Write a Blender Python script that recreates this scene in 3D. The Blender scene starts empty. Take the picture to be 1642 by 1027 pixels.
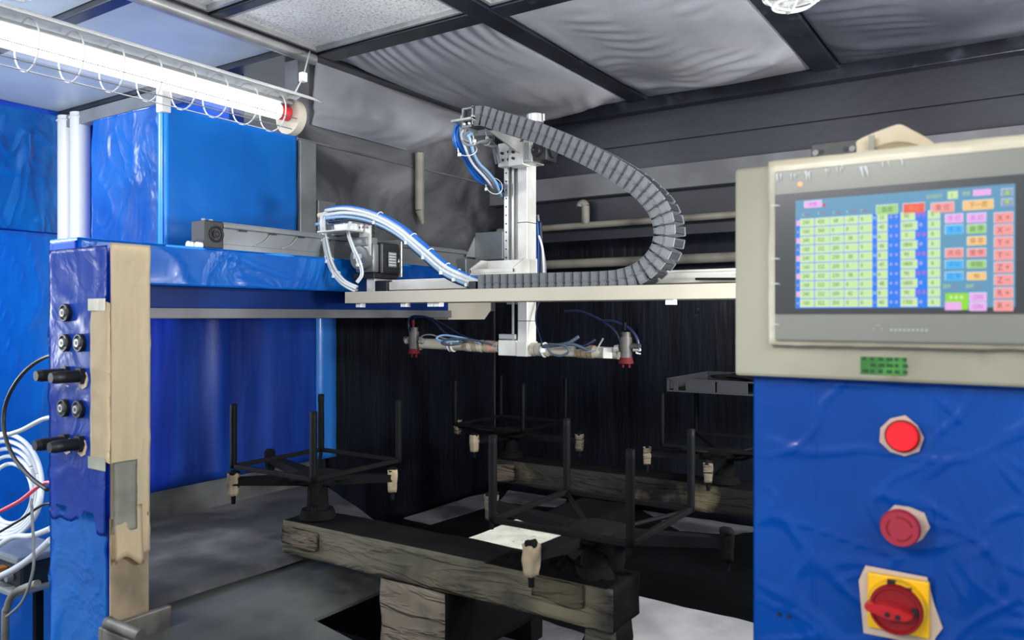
import bpy, bmesh, math, random
from mathutils import Vector, Matrix, noise
rnd = random.Random(7)
scene = bpy.context.scene
COL = scene.collection
H = 1.45            # camera height above the room floor; coordinates below are given relative to the lens height
F = 1249.0
CA, SA = 0.8333, 0.5529   # the camera looks 33.6 degrees to the left of +Y
# ------------------------------------------------------------------ camera, world, lights
cam_d = bpy.data.cameras.new('camera'); cam = bpy.data.objects.new('camera', cam_d); COL.objects.link(cam)
cam.location = (0, 0, H); cam.rotation_euler = (math.pi/2, 0, math.atan2(SA, CA))
cam_d.sensor_width = 36.0; cam_d.lens = 36.0*F/1642; cam_d.shift_y = -6.5/1642
cam_d.clip_start = 0.02
cam_d.dof.use_dof = True; cam_d.dof.focus_distance = 1.95; cam_d.dof.aperture_fstop = 5.5
scene.camera = cam
world = bpy.data.worlds.new('world'); scene.world = world; world.use_nodes = True
bg = world.node_tree.nodes['Background']; bg.inputs[0].default_value = (0.80, 0.90, 1.0, 1); bg.inputs[1].default_value = 0.75
scene.view_settings.view_transform = 'Standard'; scene.view_settings.look = 'None'
scene.view_settings.gamma = 1.0; scene.view_settings.use_curve_mapping = False
scene.view_settings.exposure = 0.0
def area(name, loc, tgt, sx, sy, power, col):
    d = bpy.data.lights.new(name, 'AREA'); d.shape = 'RECTANGLE'; d.size = sx; d.size_y = sy; d.energy = power; d.color = col
    o = bpy.data.objects.new(name, d); COL.objects.link(o); o.location = (loc[0], loc[1], loc[2]+H)
    o.rotation_euler = (Vector(tgt)-Vector(loc)).to_track_quat('-Z', 'Y').to_euler()
area('hall_lamp', (-0.9, -1.3, 0.85), (-1.1, 1.6, 0.0), 1.3, 0.3, 32, (1.0, 0.99, 0.96))
area('ceiling_fill', (0.75, 1.9, .30), (-1.5, 2.1, .85), 1.0, 0.2, 26, (1.0, 1.0, 1.0))  # unseen light added at the right to brighten the rear ceiling
area('ceiling_fill', (0.05, 1.30, .02), (-1.4, 1.7, .80), 0.25, 0.12, 18, (1.0, 1.0, 1.0))  # added light, hidden behind the touch panel box and aimed at the ceiling
area('ceiling_fill', (-2.9, 0.5, -.1), (-1.6, 1.4, .80), 0.5, 0.2, 14, (0.95, 0.98, 1.0))  # added uplight out of view, brightens the ceiling filters
area('hall_lamp', (0.9, -0.5, 0.9), (-0.9, 1.6, 0.1), 1.0, 0.3, 12, (1.0, 0.97, 0.92))
area('alcove_fill', (-2.6, 0.2, 0.7), (-2.7, 1.5, 0.1), 0.6, 0.2, 18, (0.93, 0.97, 1.0))  # added fill out of view, lifts the blue film in the alcove

# ------------------------------------------------------------------ helpers
def s2l(c): return tuple(((v/255)/12.92 if v/255 <= .04045 else (((v/255)+.055)/1.055)**2.4) for v in c)
def U(px, py, x=None, y=None, z=None):
    """point of a world plane seen at photograph pixel px, py"""
    t = (px-821)/F; s = (507-py)/F
    dx = -SA+CA*t; dy = CA+SA*t
    k = x/dx if x is not None else (y/dy if y is not None else z/s)
    return Vector((dx*k, dy*k, s*k))
def mat(name, col, rough=.5, metal=0., col2=None, nscale=4., lo=.4, hi=.6, stretch=(1,1,1), bump=0., bscale=20., bstretch=(1,1,1),
        bdist=.01, coat=0., emis=None, es=1., spec=.5, col3=None, n3=15., lo3=.55, hi3=.7, ridge=False, bdet=4., distort=0.):
    m = bpy.data.materials.new(name); m.use_nodes = True; nt = m.node_tree; N = nt.nodes; L = nt.links
    b = N['Principled BSDF']
    c = s2l(col)
    b.inputs['Base Color'].default_value = (*c, 1); b.inputs['Roughness'].default_value = rough
    b.inputs['Metallic'].default_value = metal; b.inputs['Specular IOR Level'].default_value = spec
    b.inputs['Coat Weight'].default_value = coat; b.inputs['Coat Roughness'].default_value = .12
    if emis: b.inputs['Emission Color'].default_value = (*s2l(emis), 1); b.inputs['Emission Strength'].default_value = es
    tc = N.new('ShaderNodeTexCoord')
    def nz(scale, st, det=4., dist=0.):
        mp = N.new('ShaderNodeMapping'); mp.inputs['Scale'].default_value = st; L.new(tc.outputs['Object'], mp.inputs[0])
        n = N.new('ShaderNodeTexNoise'); n.inputs['Scale'].default_value = scale; n.inputs['Detail'].default_value = det
        n.inputs['Distortion'].default_value = dist; L.new(mp.outputs[0], n.inputs['Vector']); return n
    src = None
    if col2:
        n = nz(nscale, stretch, 5., distort); r = N.new('ShaderNodeMapRange'); r.inputs[1].default_value = lo; r.inputs[2].default_value = hi
        L.new(n.outputs[0], r.inputs[0]); mx = N.new('ShaderNodeMix'); mx.data_type = 'RGBA'
        mx.inputs['A'].default_value = (*c, 1); mx.inputs['B'].default_value = (*s2l(col2), 1)
        L.new(r.outputs[0], mx.inputs['Factor']); src = mx.outputs['Result']
    if col3:
        n = nz(n3, (1,1,1), 6.); r = N.new('ShaderNodeMapRange'); r.inputs[1].default_value = lo3; r.inputs[2].default_value = hi3
        L.new(n.outputs[0], r.inputs[0]); mx = N.new('ShaderNodeMix'); mx.data_type = 'RGBA'
        if src: L.new(src, mx.inputs['A'])
        else: mx.inputs['A'].default_value = (*c, 1)
        mx.inputs['B'].default_value = (*s2l(col3), 1); L.new(r.outputs[0], mx.inputs['Factor']); src = mx.outputs['Result']
    if src: L.new(src, b.inputs['Base Color'])
    if bump:
        n = nz(bscale, bstretch, bdet, .6 if ridge else 0.); out = n.outputs[0]
        if ridge:
            a = N.new('ShaderNodeMath'); a.operation = 'SUBTRACT'; a.inputs[1].default_value = .5; L.new(out, a.inputs[0])
            a2 = N.new('ShaderNodeMath'); a2.operation = 'ABSOLUTE'; L.new(a.outputs[0], a2.inputs[0])
            a3 = N.new('ShaderNodeMath'); a3.operation = 'MULTIPLY'; a3.inputs[1].default_value = -6.; a3.use_clamp = False; L.new(a2.outputs[0], a3.inputs[0])
            a4 = N.new('ShaderNodeMath'); a4.operation = 'MAXIMUM'; a4.inputs[1].default_value = -.6; L.new(a3.outputs[0], a4.inputs[0]); out = a4.outputs[0]
        bp = N.new('ShaderNodeBump'); bp.inputs['Strength'].default_value = bump; bp.inputs['Distance'].default_value = bdist
        L.new(out, bp.inputs['Height']); L.new(bp.outputs[0], b.inputs['Normal'])
    return m
def clear_mat(name, col, fac, rough=.08):
    m = bpy.data.materials.new(name); m.use_nodes = True; nt = m.node_tree; N = nt.nodes; L = nt.links
    N.remove(N['Principled BSDF']); o = N['Material Output']
    t = N.new('ShaderNodeBsdfTransparent'); t.inputs[0].default_value = (*col, 1)
    g = N.new('ShaderNodeBsdfGlossy'); g.inputs['Roughness'].default_value = rough
    mx = N.new('ShaderNodeMixShader'); mx.inputs[0].default_value = fac
    L.new(t.outputs[0], mx.inputs[1]); L.new(g.outputs[0], mx.inputs[2]); L.new(mx.outputs[0], o.inputs[0]); return m
M = {}
M['film'] = mat('blue_film', (16,140,236), .34, col2=(8,112,216), nscale=3, bump=.2, bscale=6, bdist=.02, coat=.3, ridge=True)
M['film_smooth'] = mat('smooth_blue_film', (24,150,248), .3, col2=(30,136,235), nscale=2, bump=.12, bscale=5, bdist=.02, coat=.4)
M['film_dark'] = mat('dark_blue_film', (14,92,208), .38, col2=(10,66,186), nscale=3, bump=.15, bscale=8, bdist=.015, coat=.2, ridge=True)
M['film_wrinkle'] = mat('wrinkled_blue_film', (16,116,216), .3, col2=(8,92,196), nscale=4, bump=.25, bscale=6, bstretch=(1,1,.6), bdist=.02, coat=.6, ridge=True, bdet=3)
M['film_wall'] = mat('light_blue_film', (24,144,226), .28, col2=(16,120,206), nscale=2, bump=.4, bscale=4, bstretch=(1,1.6,.8), bdist=.03, coat=.7, ridge=True, bdet=2)
M['curtain'] = mat('dark_blue_sheet', (26,80,190), .45, col2=(18,54,150), nscale=3, stretch=(4,4,.4), bump=.2, bscale=6, bstretch=(3,3,.4), bdist=.015, coat=.25)
M['bluepost'] = mat('light_blue_post_film', (40,110,190), .35, col2=(30,90,165), nscale=6, stretch=(1,1,.3), bump=.2, bscale=8, coat=.3)
M['tape'] = mat('masking_tape', (238,220,184), .7, col2=(224,206,170), nscale=6, stretch=(1,1,.25), bump=.15, bscale=6, bstretch=(3,3,.5), bdist=.003, ridge=True, col3=(176,158,128), n3=9, lo3=.62, hi3=.95)
M['tape_grey'] = mat('grey_tape', (196,194,176), .6, col2=(150,152,140), nscale=7, bump=.5, bscale=16, bstretch=(3,3,.4), bdist=.006)
M['tape_dirty'] = mat('dirty_tape', (165,148,122), .75, col2=(120,105,85), nscale=8, bump=.5, bscale=22, bdist=.006)
M['soot_tape'] = mat('sooty_tape', (104,100,86), .8, col2=(44,43,41), nscale=4, lo=.36, hi=.62, stretch=(.8,1,1.6), bump=.7, bscale=7, bstretch=(.7,1,4), bdist=.008, ridge=True, col3=(124,116,94), n3=5, lo3=.52, hi3=.8, spec=.15)
M['soot_tape_light'] = mat('light_sooty_tape', (136,124,106), .8, col2=(98,90,78), nscale=4, lo=.35, hi=.65, stretch=(.8,1,2.5), bump=.9, bscale=7, bstretch=(.7,1,4), bdist=.012, ridge=True, col3=(60,56,50), n3=9, lo3=.55, hi3=.75)
M['soot_tape_dark'] = mat('dark_sooty_tape', (50,48,44), .8, col2=(26,26,25), nscale=5, lo=.38, hi=.6, bump=.7, bscale=7, bstretch=(.7,1,4), bdist=.008, ridge=True, col3=(128,118,92), n3=7, lo3=.6, hi3=.82, spec=.15)
M['soot'] = mat('black_soot', (13,13,14), .85, col2=(9,9,10), nscale=9, bump=.4, bscale=60, bdist=.004, spec=.15)
M['black'] = mat('sooty_metal', (12,13,15), .65, col2=(7,8,9), nscale=14, bump=.2, bscale=60, bdist=.002, spec=.15)
M['wall_up'] = mat('stained_wall', (44,46,57), .42, col2=(32,33,43), nscale=2.2, stretch=(.5,.5,1), bump=.08, bscale=30, distort=1.)
M['wall_low'] = mat('sooty_wall', (32,36,48), .36, col2=(20,22,31), nscale=5, stretch=(2,2,.35), bump=.45, bscale=16, bstretch=(3,3,.3), bdist=.01, spec=.35)
M['wall_left'] = mat('smudged_wall', (128,130,132), .45, col2=(56,57,64), nscale=2.2, lo=.36, hi=.62, stretch=(1,.8,1.3), bump=.1, bscale=20, distort=1.5, col3=(40,41,48), n3=1.6, lo3=.5, hi3=.62)
M['band'] = mat('grey_channel', (112,114,118), .45, col2=(90,91,95), nscale=4)
M['pipe'] = mat('grey_pipe', (150,146,134), .45, col2=(104,100,90), nscale=5, lo=.45, hi=.62)
M['beamdark'] = mat('dark_ceiling_beam', (36,39,50), .38, col2=(22,24,32), nscale=6, stretch=(1,1,1), bump=.1, bscale=15, coat=.2, col3=(70,74,84), n3=12, lo3=.6, hi3=.8)
M['alu'] = mat('aluminium', (196,197,196), .35, .55, col2=(170,170,168), nscale=8, bump=.03, bscale=40)
M['alu_white'] = mat('light_aluminium', (232,232,228), .4, .1, col2=(205,204,198), nscale=9)
M['alu_dark'] = mat('dark_aluminium', (144,148,150), .38, .35, col2=(122,126,128), nscale=5)
M['cream'] = mat('cream_paint', (190,184,168), .5, col2=(168,162,144), nscale=3.5, lo=.45, hi=.75, col3=(130,122,104), n3=30, lo3=.68, hi3=.75)
M['ceil_grey'] = mat('grey_ceiling_sheet', (186,196,200), .35, col2=(170,182,188), nscale=2, bump=.04, bscale=5, spec=.4)
M['sheet'] = mat('plastic_sheet', (228,230,236), .3, col2=(196,199,208), nscale=3, stretch=(1,.5,1), bump=.25, bscale=12, bdist=.01, coat=.35)
M['sheet_b'] = mat('dull_plastic_sheet', (142,146,160), .3, col2=(112,116,130), nscale=3, stretch=(1,.5,1), bump=.3, bscale=12, bdist=.01, coat=.35)
M['white'] = mat('white_plastic', (225,226,226), .4)
M['wire'] = mat('white_wire', (205,207,208), .35)
M['dwire'] = mat('grey_wire', (120,122,126), .35, .5)
M['red'] = mat('red_collar', (200,40,50), .4)
M['rubber'] = mat('black_rubber', (24,25,28), .5)
M['motor'] = mat('black_motor', (34,36,40), .42, bump=.05, bscale=80)
M['chain'] = mat('grey_chain_plastic', (112,116,120), .42, col2=(98,102,106), nscale=20)
M['chain_dark'] = mat('dark_chain_plastic', (34,36,41), .45)
M['hose_w'] = mat('white_hose', (206,212,218), .3, coat=.3)
M['hose_b'] = mat('blue_hose', (26,104,196), .3, coat=.3)
M['hose_lb'] = mat('pale_blue_hose', (136,176,214), .3, coat=.3)
M['hose_g'] = mat('grey_hose', (128,132,136), .4)
M['hose_dim'] = mat('dusty_hose', (66,80,96), .5)
M['hose_db'] = mat('dark_blue_hose', (10,24,58), .4)
M['hose_r'] = mat('red_hose', (235,75,95), .35)
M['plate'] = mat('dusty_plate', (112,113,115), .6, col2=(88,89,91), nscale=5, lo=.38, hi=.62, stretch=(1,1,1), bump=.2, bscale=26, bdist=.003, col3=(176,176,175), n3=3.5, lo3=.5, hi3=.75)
M['tray'] = mat('tray_metal', (96,99,98), .42, col2=(58,60,60), nscale=4.5, lo=.4, hi=.62, bump=.12, bscale=12, bdist=.01, col3=(104,104,100), n3=5, lo3=.62, hi3=.82)
M['tray_rim'] = mat('worn_tray_rim', (118,114,108), .5, .3, col2=(74,72,70), nscale=14)
M['basin'] = mat('sooty_floor', (22,23,26), .6, col2=(14,15,17), nscale=4, bump=.3, bscale=18, bdist=.008, spec=.15)
M['lit_floor'] = mat('lit_grey_floor', (124,126,130), .8, col2=(70,72,76), nscale=6, lo=.4, hi=.6, stretch=(.6,1,1), bump=.3, bscale=30)  # light on the sooty floor, put into the colour
M['paper'] = mat('white_paper', (238,238,222), .7, col2=(214,214,196), nscale=18, col3=(120,120,108), n3=60, lo3=.64, hi3=.72, bump=.2, bscale=30)
M['foil'] = mat('pale_floor_sheet', (214,215,216), .6, col2=(176,177,180), nscale=5, bump=.3, bscale=9, bdist=.008)
M['floor'] = mat('concrete', (72,74,78), .7, col2=(56,58,62), nscale=3, bump=.1, bscale=30)
M['box'] = mat('beige_box', (176,172,152), .5, col2=(150,146,128), nscale=5, lo=.42, hi=.7, bump=.05, bscale=20, col3=(110,104,88), n3=8, lo3=.62, hi3=.8)
M['box_tape'] = mat('cream_film_edge', (226,216,192), .45, col2=(205,194,168), nscale=6, bump=.35, bscale=16, bstretch=(1,1,2), bdist=.004, coat=.3)
M['bezel'] = mat('grey_bezel', (146,146,134), .35, col2=(136,136,126), nscale=4, bump=.12, bscale=7, bdist=.01, coat=.4)
M['glass'] = mat('screen_border', (38,40,46), .3, coat=.3)
M['pad'] = mat('felt_pad', (228,214,188), .9, col2=(214,198,168), nscale=14, bump=.5, bscale=60, bdist=.004)
M['yellow'] = mat('yellow_plate', (246,190,10), .45)
M['redp'] = mat('red_plastic', (190,12,24), .35, coat=.3)
M['redd'] = mat('dark_red_plastic', (140,6,16), .4)
M['pinkred'] = mat('dusty_red_cap', (168,40,60), .5)
M['gunred'] = mat('sooty_red_cap', (84,18,24), .7, spec=.2)
M['gungrey'] = mat('sooty_gun', (84,80,76), .5, col2=(44,42,42), nscale=20)
M['litred'] = mat('lit_red_lamp', (250,20,30), .3, emis=(255,8,22), es=1.3)
M['ring'] = mat('beige_opening', (205,182,165), .6)
M['sticker'] = mat('green_sticker', (44,120,44), .5, col2=(70,150,60), nscale=60)
M['bolt'] = mat('bolt_steel', (150,150,150), .6, .5)
M['pane'] = clear_mat('clear_tube', (.97,.97,.97), .035)
M['clearfilm'] = clear_mat('clear_film', (.92,.92,.92), .25, .2)
M['tube'] = mat('lit_tube', (255,255,255), .5, emis=(255,255,252), es=6.)
def emi(name, c, s=1.): return mat(name, (10,10,10), .4, emis=c, es=s, spec=.2)

def fin(bm, off):
    bmesh.ops.translate(bm, verts=bm.verts, vec=off)
def wloc(o):
    v = Vector(o.location)
    while o.parent: o = o.parent; v += Vector(o.location)
    return v
def obj(name, bm, m, parent=None, smooth=False, local=False, kind=None, label=None, facemat=None, auto=True):
    """link a bmesh as one mesh object; coordinates are lens-relative unless local"""
    if facemat:
        bm.normal_update()
        for f in bm.faces: f.material_index = facemat(f)
    me = bpy.data.meshes.new(name)
    if not local:
        fin(bm, Vector((0,0,H)))
        if parent is None:
            xs = [v.co.x for v in bm.verts]; ys = [v.co.y for v in bm.verts]; zs = [v.co.z for v in bm.verts]
            base = Vector(((min(xs)+max(xs))/2, (min(ys)+max(ys))/2, min(zs)))
        else: base = wloc(parent)
        fin(bm, -base)
    else: base = Vector((0,0,0))
    if smooth:
        for f in bm.faces: f.smooth = True
        for e in bm.edges:
            if len(e.link_faces) == 2 and e.calc_face_angle(0) > math.radians(38): e.smooth = False
    bm.to_mesh(me); bm.free()
    for q in (m if isinstance(m, (list, tuple)) else [m]): me.materials.append(M[q] if isinstance(q, str) else q)
    o = bpy.data.objects.new(name, me); COL.objects.link(o)
    if parent is None: o.location = base
    else: o.parent = parent
    if kind: o['kind'] = kind
    if label: o['label'] = label
    return o
def thing(name, label, cat, loc, group=None):
    o = bpy.data.objects.new(name, None); COL.objects.link(o); o.empty_display_size = .05
    o.location = (loc[0], loc[1], loc[2]+H); o['label'] = label; o['category'] = cat
    if group: o['group'] = group
    return o
def tag(o, label, cat, group=None):
    o['label'] = label; o['category'] = cat
    if group: o['group'] = group
    return o
def NB(): return bmesh.new()
def box(bm, x0, x1, y0, y1, z0, z1, bev=0., mi=0, seg=2):
    if x0 > x1: x0, x1 = x1, x0
    if y0 > y1: y0, y1 = y1, y0
    if z0 > z1: z0, z1 = z1, z0
    b = bmesh.new(); bmesh.ops.create_cube(b, size=1)
    for v in b.verts: v.co = Vector(((x0+x1)/2+v.co.x*(x1-x0), (y0+y1)/2+v.co.y*(y1-y0), (z0+z1)/2+v.co.z*(z1-z0)))
    if bev: bmesh.ops.bevel(b, geom=list(b.edges), offset=bev, segments=seg, affect='EDGES', profile=.5)
    merge(bm, b, mi); return bm
def merge(bm, b, mi=0, mtx=None):
    mp = {}
    for v in b.verts: mp[v] = bm.verts.new(mtx @ v.co if mtx else v.co)
    for f in b.faces:
        try: g = bm.faces.new([mp[v] for v in f.verts]); g.material_index = mi; g.smooth = f.smooth
        except ValueError: pass
    b.free()
def BX(*a, bev=.002, mi=0): return box(NB(), *a, bev=bev, mi=mi)
def frame_axes(d, up=Vector((0,0,1))):
    d = d.normalized()
    if abs(d.dot(up)) > .95: up = Vector((0,1,0))
    a = d.cross(up).normalized(); b = a.cross(d).normalized(); return a, b
def cyl(bm, p0, p1, r, r2=None, seg=16, cap=True, mi=0):
    p0 = Vector(p0); p1 = Vector(p1); r2 = r if r2 is None else r2
    a, b = frame_axes(p1-p0); R = []
    for p, q in ((p0, r), (p1, r2)):
        R.append([bm.verts.new(p+(a*math.cos(2*math.pi*i/seg)+b*math.sin(2*math.pi*i/seg))*q) for i in range(seg)])
    for i in range(seg):
        f = bm.faces.new([R[0][i], R[0][(i+1)%seg], R[1][(i+1)%seg], R[1][i]]); f.material_index = mi
    if cap:
        f = bm.faces.new(R[0][::-1]); f.material_index = mi; f = bm.faces.new(R[1]); f.material_index = mi
    return bm
def smooth_path(pts, n=8, closed=False):
    pts = [Vector(p) for p in pts]; out = []; N = len(pts)
    rng = N if closed else N-1
    for i in range(rng):
        if closed: a, b, c, d = pts[(i-1)%N], pts[i], pts[(i+1)%N], pts[(i+2)%N]
        else: a, b, c, d = pts[max(i-1,0)], pts[i], pts[i+1], pts[min(i+2,N-1)]
        for k in range(n):
            t = k/n
            out.append(.5*((2*b)+(-a+c)*t+(2*a-5*b+4*c-d)*t*t+(-a+3*b-3*c+d)*t**3))
    if not closed: out.append(pts[-1])
    return out
def tube(bm, pts, r, seg=8, closed=False, mi=0, cap=True):
    n = len(pts); rings = []; pa = None
    for i, p in enumerate(pts):
        if closed: d = pts[(i+1)%n]-pts[(i-1)%n]
        else: d = pts[min(i+1,n-1)]-pts[max(i-1,0)]
        d.normalize()
        if pa is None: a, b = frame_axes(d)
        else:
            a = (pa-d*pa.dot(d)).normalized(); b = a.cross(d).normalized()
        pa = a
        rings.append([bm.verts.new(p+(a*math.cos(2*math.pi*k/seg)+b*math.sin(2*math.pi*k/seg))*r) for k in range(seg)])
    for i in range(n if closed else n-1):
        A, B = rings[i], rings[(i+1)%n]
        for k in range(seg):
            f = bm.faces.new([A[k], A[(k+1)%seg], B[(k+1)%seg], B[k]]); f.smooth = True; f.material_index = mi
    if cap and not closed:
        bm.faces.new(rings[0][::-1]).material_index = mi; bm.faces.new(rings[-1]).material_index = mi
    return bm
def hose(name, pts, r, m, parent, seg=8, n=8, smoothp=True, label=None):
    return obj(name, tube(NB(), smooth_path(pts, n) if smoothp else [Vector(p) for p in pts], r, seg), m, parent, smooth=False, label=label)
def ring(bm, c, ax, R, r, seg=20, rs=6, a0=0, a1=2*math.pi, mi=0):
    a, b = frame_axes(Vector(ax)); full = abs(a1-a0-2*math.pi) < 1e-6
    n = seg if full else seg+1
    pts = [Vector(c)+(a*math.cos(a0+(a1-a0)*i/seg)+b*math.sin(a0+(a1-a0)*i/seg))*R for i in range(n)]
    return tube(bm, pts, r, rs, closed=full, mi=mi)
def prism(bm, poly, y0, y1, axis='y', mi=0):
    """extrude a polygon of (a, z) pairs between two values of the axis"""
    def P(a, z, t): return Vector((a, t, z)) if axis == 'y' else (Vector((t, a, z)) if axis == 'x' else Vector((a, z, t)))
    A = [bm.verts.new(P(a, z, y0)) for a, z in poly]; B = [bm.verts.new(P(a, z, y1)) for a, z in poly]
    n = len(poly)
    fs = [bm.faces.new(A), bm.faces.new(B[::-1])]
    for i in range(n): fs.append(bm.faces.new([A[i], B[i], B[(i+1)%n], A[(i+1)%n]]))
    for f in fs: f.material_index = mi
    bmesh.ops.recalc_face_normals(bm, faces=bm.faces)
    return bm
def wrapbox(x0, x1, y0, y1, z0, z1, cell=.02, amp=.004, sc=14., seed=0, st=(1,1,1)):
    """a box whose surface is loosely wrapped: gridded faces pushed about by ridged noise"""
    bm = NB(); S = ((x0,x1),(y0,y1),(z0,z1))
    for ax in range(3):
        u, v = [i for i in range(3) if i != ax]
        nu = max(1, int((S[u][1]-S[u][0])/cell)); nv = max(1, int((S[v][1]-S[v][0])/cell))
        for side in (0, 1):
            g = []
            for i in range(nu+1):
                row = []
                for j in range(nv+1):
                    c = [0,0,0]; c[ax] = S[ax][side]; c[u] = S[u][0]+(S[u][1]-S[u][0])*i/nu; c[v] = S[v][0]+(S[v][1]-S[v][0])*j/nv
                    row.append(bm.verts.new(c))
                g.append(row)
            for i in range(nu):
                for j in range(nv): bm.faces.new([g[i][j], g[i+1][j], g[i+1][j+1], g[i][j+1]])
    bmesh.ops.remove_doubles(bm, verts=bm.verts, dist=1e-5); bmesh.ops.recalc_face_normals(bm, faces=bm.faces)
    bm.normal_update()
    for v in bm.verts:
        p = Vector((v.co.x*st[0], v.co.y*st[1], v.co.z*st[2]))*sc+Vector((seed*7.3, seed*3.1, 0))
        n = noise.noise(p); n2 = noise.noise(p*2.3+Vector((5,5,5)))
        v.co += v.normal*amp*((1-abs(n)*3)*.7+n2*.6)
    for f in bm.faces: f.smooth = True
    return bm
def grid(fn, nu, nv, thick=0.):
    bm = NB(); g = [[bm.verts.new(fn(i/nu, j/nv)) for j in range(nv+1)] for i in range(nu+1)]
    for i in range(nu):
        for j in range(nv):
            f = bm.faces.new([g[i][j], g[i+1][j], g[i+1][j+1], g[i][j+1]]); f.smooth = True
    if thick: bmesh.ops.solidify(bm, geom=list(bm.faces), thickness=thick)
    return bm
def blob(c, r, sc=(1,1,1), amp=.3, f=8., seed=0, sub=3):
    bm = NB(); bmesh.ops.create_icosphere(bm, subdivisions=sub, radius=1)
    for v in bm.verts:
        n = noise.noise(v.co*f*.25+Vector((seed,0,0)))+.5*noise.noise(v.co*f*.6+Vector((0,seed,0)))
        v.co = v.co*(1+amp*n); v.co = Vector((c[0]+v.co.x*r*sc[0], c[1]+v.co.y*r*sc[1], c[2]+v.co.z*r*sc[2]))
    for q in bm.faces: q.smooth = True
    return bm
_txt = {}
def text_mesh(s):
    if s not in _txt:
        c = bpy.data.curves.new('t', 'FONT'); c.body = s; c.size = 1; c.align_x = 'CENTER'; c.align_y = 'CENTER'; c.resolution_u = 2
        o = bpy.data.objects.new('t', c); COL.objects.link(o)
        dg = bpy.context.evaluated_depsgraph_get(); e = o.evaluated_get(dg); me = e.to_mesh()
        _txt[s] = ([v.co.copy() for v in me.vertices], [tuple(p.vertices) for p in me.polygons])
        e.to_mesh_clear(); bpy.data.objects.remove(o); bpy.data.curves.remove(c)
    return _txt[s]
def put_text(bm, s, x, z, y, size, sx=1., mi=0):
    vs, fs = text_mesh(s)
    V = [bm.verts.new((x+v.x*size*sx, y, z+v.y*size)) for v in vs]
    for f in fs:
        try: bm.faces.new([V[i] for i in f]).material_index = mi
        except ValueError: pass

# ------------------------------------------------------------------ the setting
XL, YB, ZC, ZF, ZB = -1.90, 2.74, .80, -1.45, -.74
obj('floor', BX(-3.4, 1.6, -2.2, 1.3, ZF-.06, ZF, bev=0), 'floor', kind='structure')
bf = NB(); box(bf, XL-.02, 1.3, 1.3, YB+.02, ZB-.05, ZB); box(bf, XL-.02, 1.3, 1.3, 1.34, ZF, ZB-.05)
obj('floor', bf, 'basin', kind='structure')
cl = obj('ceiling', BX(-3.3, 1.3, .25, YB+.06, ZC+.06, ZC+.10, bev=0), 'beamdark', kind='structure')
wb = obj('wall_back', BX(XL-.1, 1.3, YB, YB+.06, .30, ZC+.06, bev=0), 'wall_up', kind='structure')
obj('lower_wall_sheet', grid(lambda u, v: Vector((XL+u*3.2, YB-.004-.006*noise.noise(Vector((u*22, v*3, 1))), ZB+v*1.04)), 160, 24, .004), 'wall_low', wb)
obj('wall_panel', BX(XL, 1.3, YB-.01, YB, .56, .648, bev=.001), 'wall_up', wb)
obj('wall_panel', BX(XL, 1.3, YB-.01, YB, .652, ZC+.05, bev=.001), 'wall_up', wb)
obj('wall_right', BX(1.3, 1.36, 1.0, YB+.06, ZF, ZC+.10, bev=0), 'wall_low', kind='structure')
obj('trim_1', BX(XL, 1.3, YB-.05, YB-.01, .465, .553), 'band', kind='structure')
# left wall of the booth: smudged upper panels, sooty lower panels
wl = obj('wall_left', BX(XL-.06, XL, 1.655, YB+.06, .02, ZC+.06, bev=0), 'wall_left', kind='structure')
obj('wall_seam', BX(XL, XL+.006, 1.65, YB-.05, .549, .556, bev=.001), 'band', wl)
obj('lower_panel', grid(lambda u, v: Vector((XL-.002+.006*noise.noise(Vector((7, u*12, v*3))), 1.78+u*.96, ZB+v*.86)), 60, 20, .004), 'wall_low', wl)
obj('back_panel', BX(XL-.06, XL-.012, 1.66, YB+.02, ZF, .018, bev=0), 'wall_low', wl)
obj('wall_edge', BX(XL, XL+.012, 1.655, 1.72, .02, .549), 'alu_dark', wl)
obj('wall_plate', BX(XL, XL+.016, 1.725, 1.80, .17, .37), 'alu_dark', wl)
# alcove to the left
wo = obj('wall_alcove_left', BX(-3.32, -3.25, .2, 1.72, ZF, ZC+.05, bev=0), 'film_dark', kind='structure')
wa = obj('wall_alcove_back', BX(-3.3, XL-.36, 1.67, 1.73, ZF, ZC+.05, bev=0), 'film_dark', kind='structure')
def wallsheet(z0, z1, seed):
    def f(u, v):
        y = .25+u*1.40; z = z0+v*(z1-z0)
        d = .012*noise.noise(Vector((seed, y*5, z*4)))+.008*max(0, 1-abs(noise.noise(Vector((seed+3, y*9+z*6, z*3-y*4))))*6)
        return Vector((-3.235+d, y, z))
    return grid(f, 90, 60, .002)
tag(obj('film_sheet', wallsheet(.33, .798, 1), 'film_wall'), 'light blue wrinkled film covering the upper far left wall', 'film')
tag(obj('film_sheet', wallsheet(-1.4, .325, 5), 'film_smooth'), 'bright blue film covering the lower far left wall behind the hoses', 'film')
for i, xx in enumerate((-3.18, -3.055)):
    p = U((105+128)/2+(-8 if i == 0 else 12), 300, y=1.62)
    b = NB(); cyl(b, (p.x, 1.62, ZF), (p.x, 1.62, ZC+.0), .036, seg=24); ring(b, (p.x, 1.62, .78), (0,0,1), .038, .004)
    tag(obj('corner_post', b, 'wire', smooth=True), 'left of the two white round posts in the corner' if i == 0 else 'right of the two white round posts, next to the blue wrapped cabinet', 'post', 'white corner posts')
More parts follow.
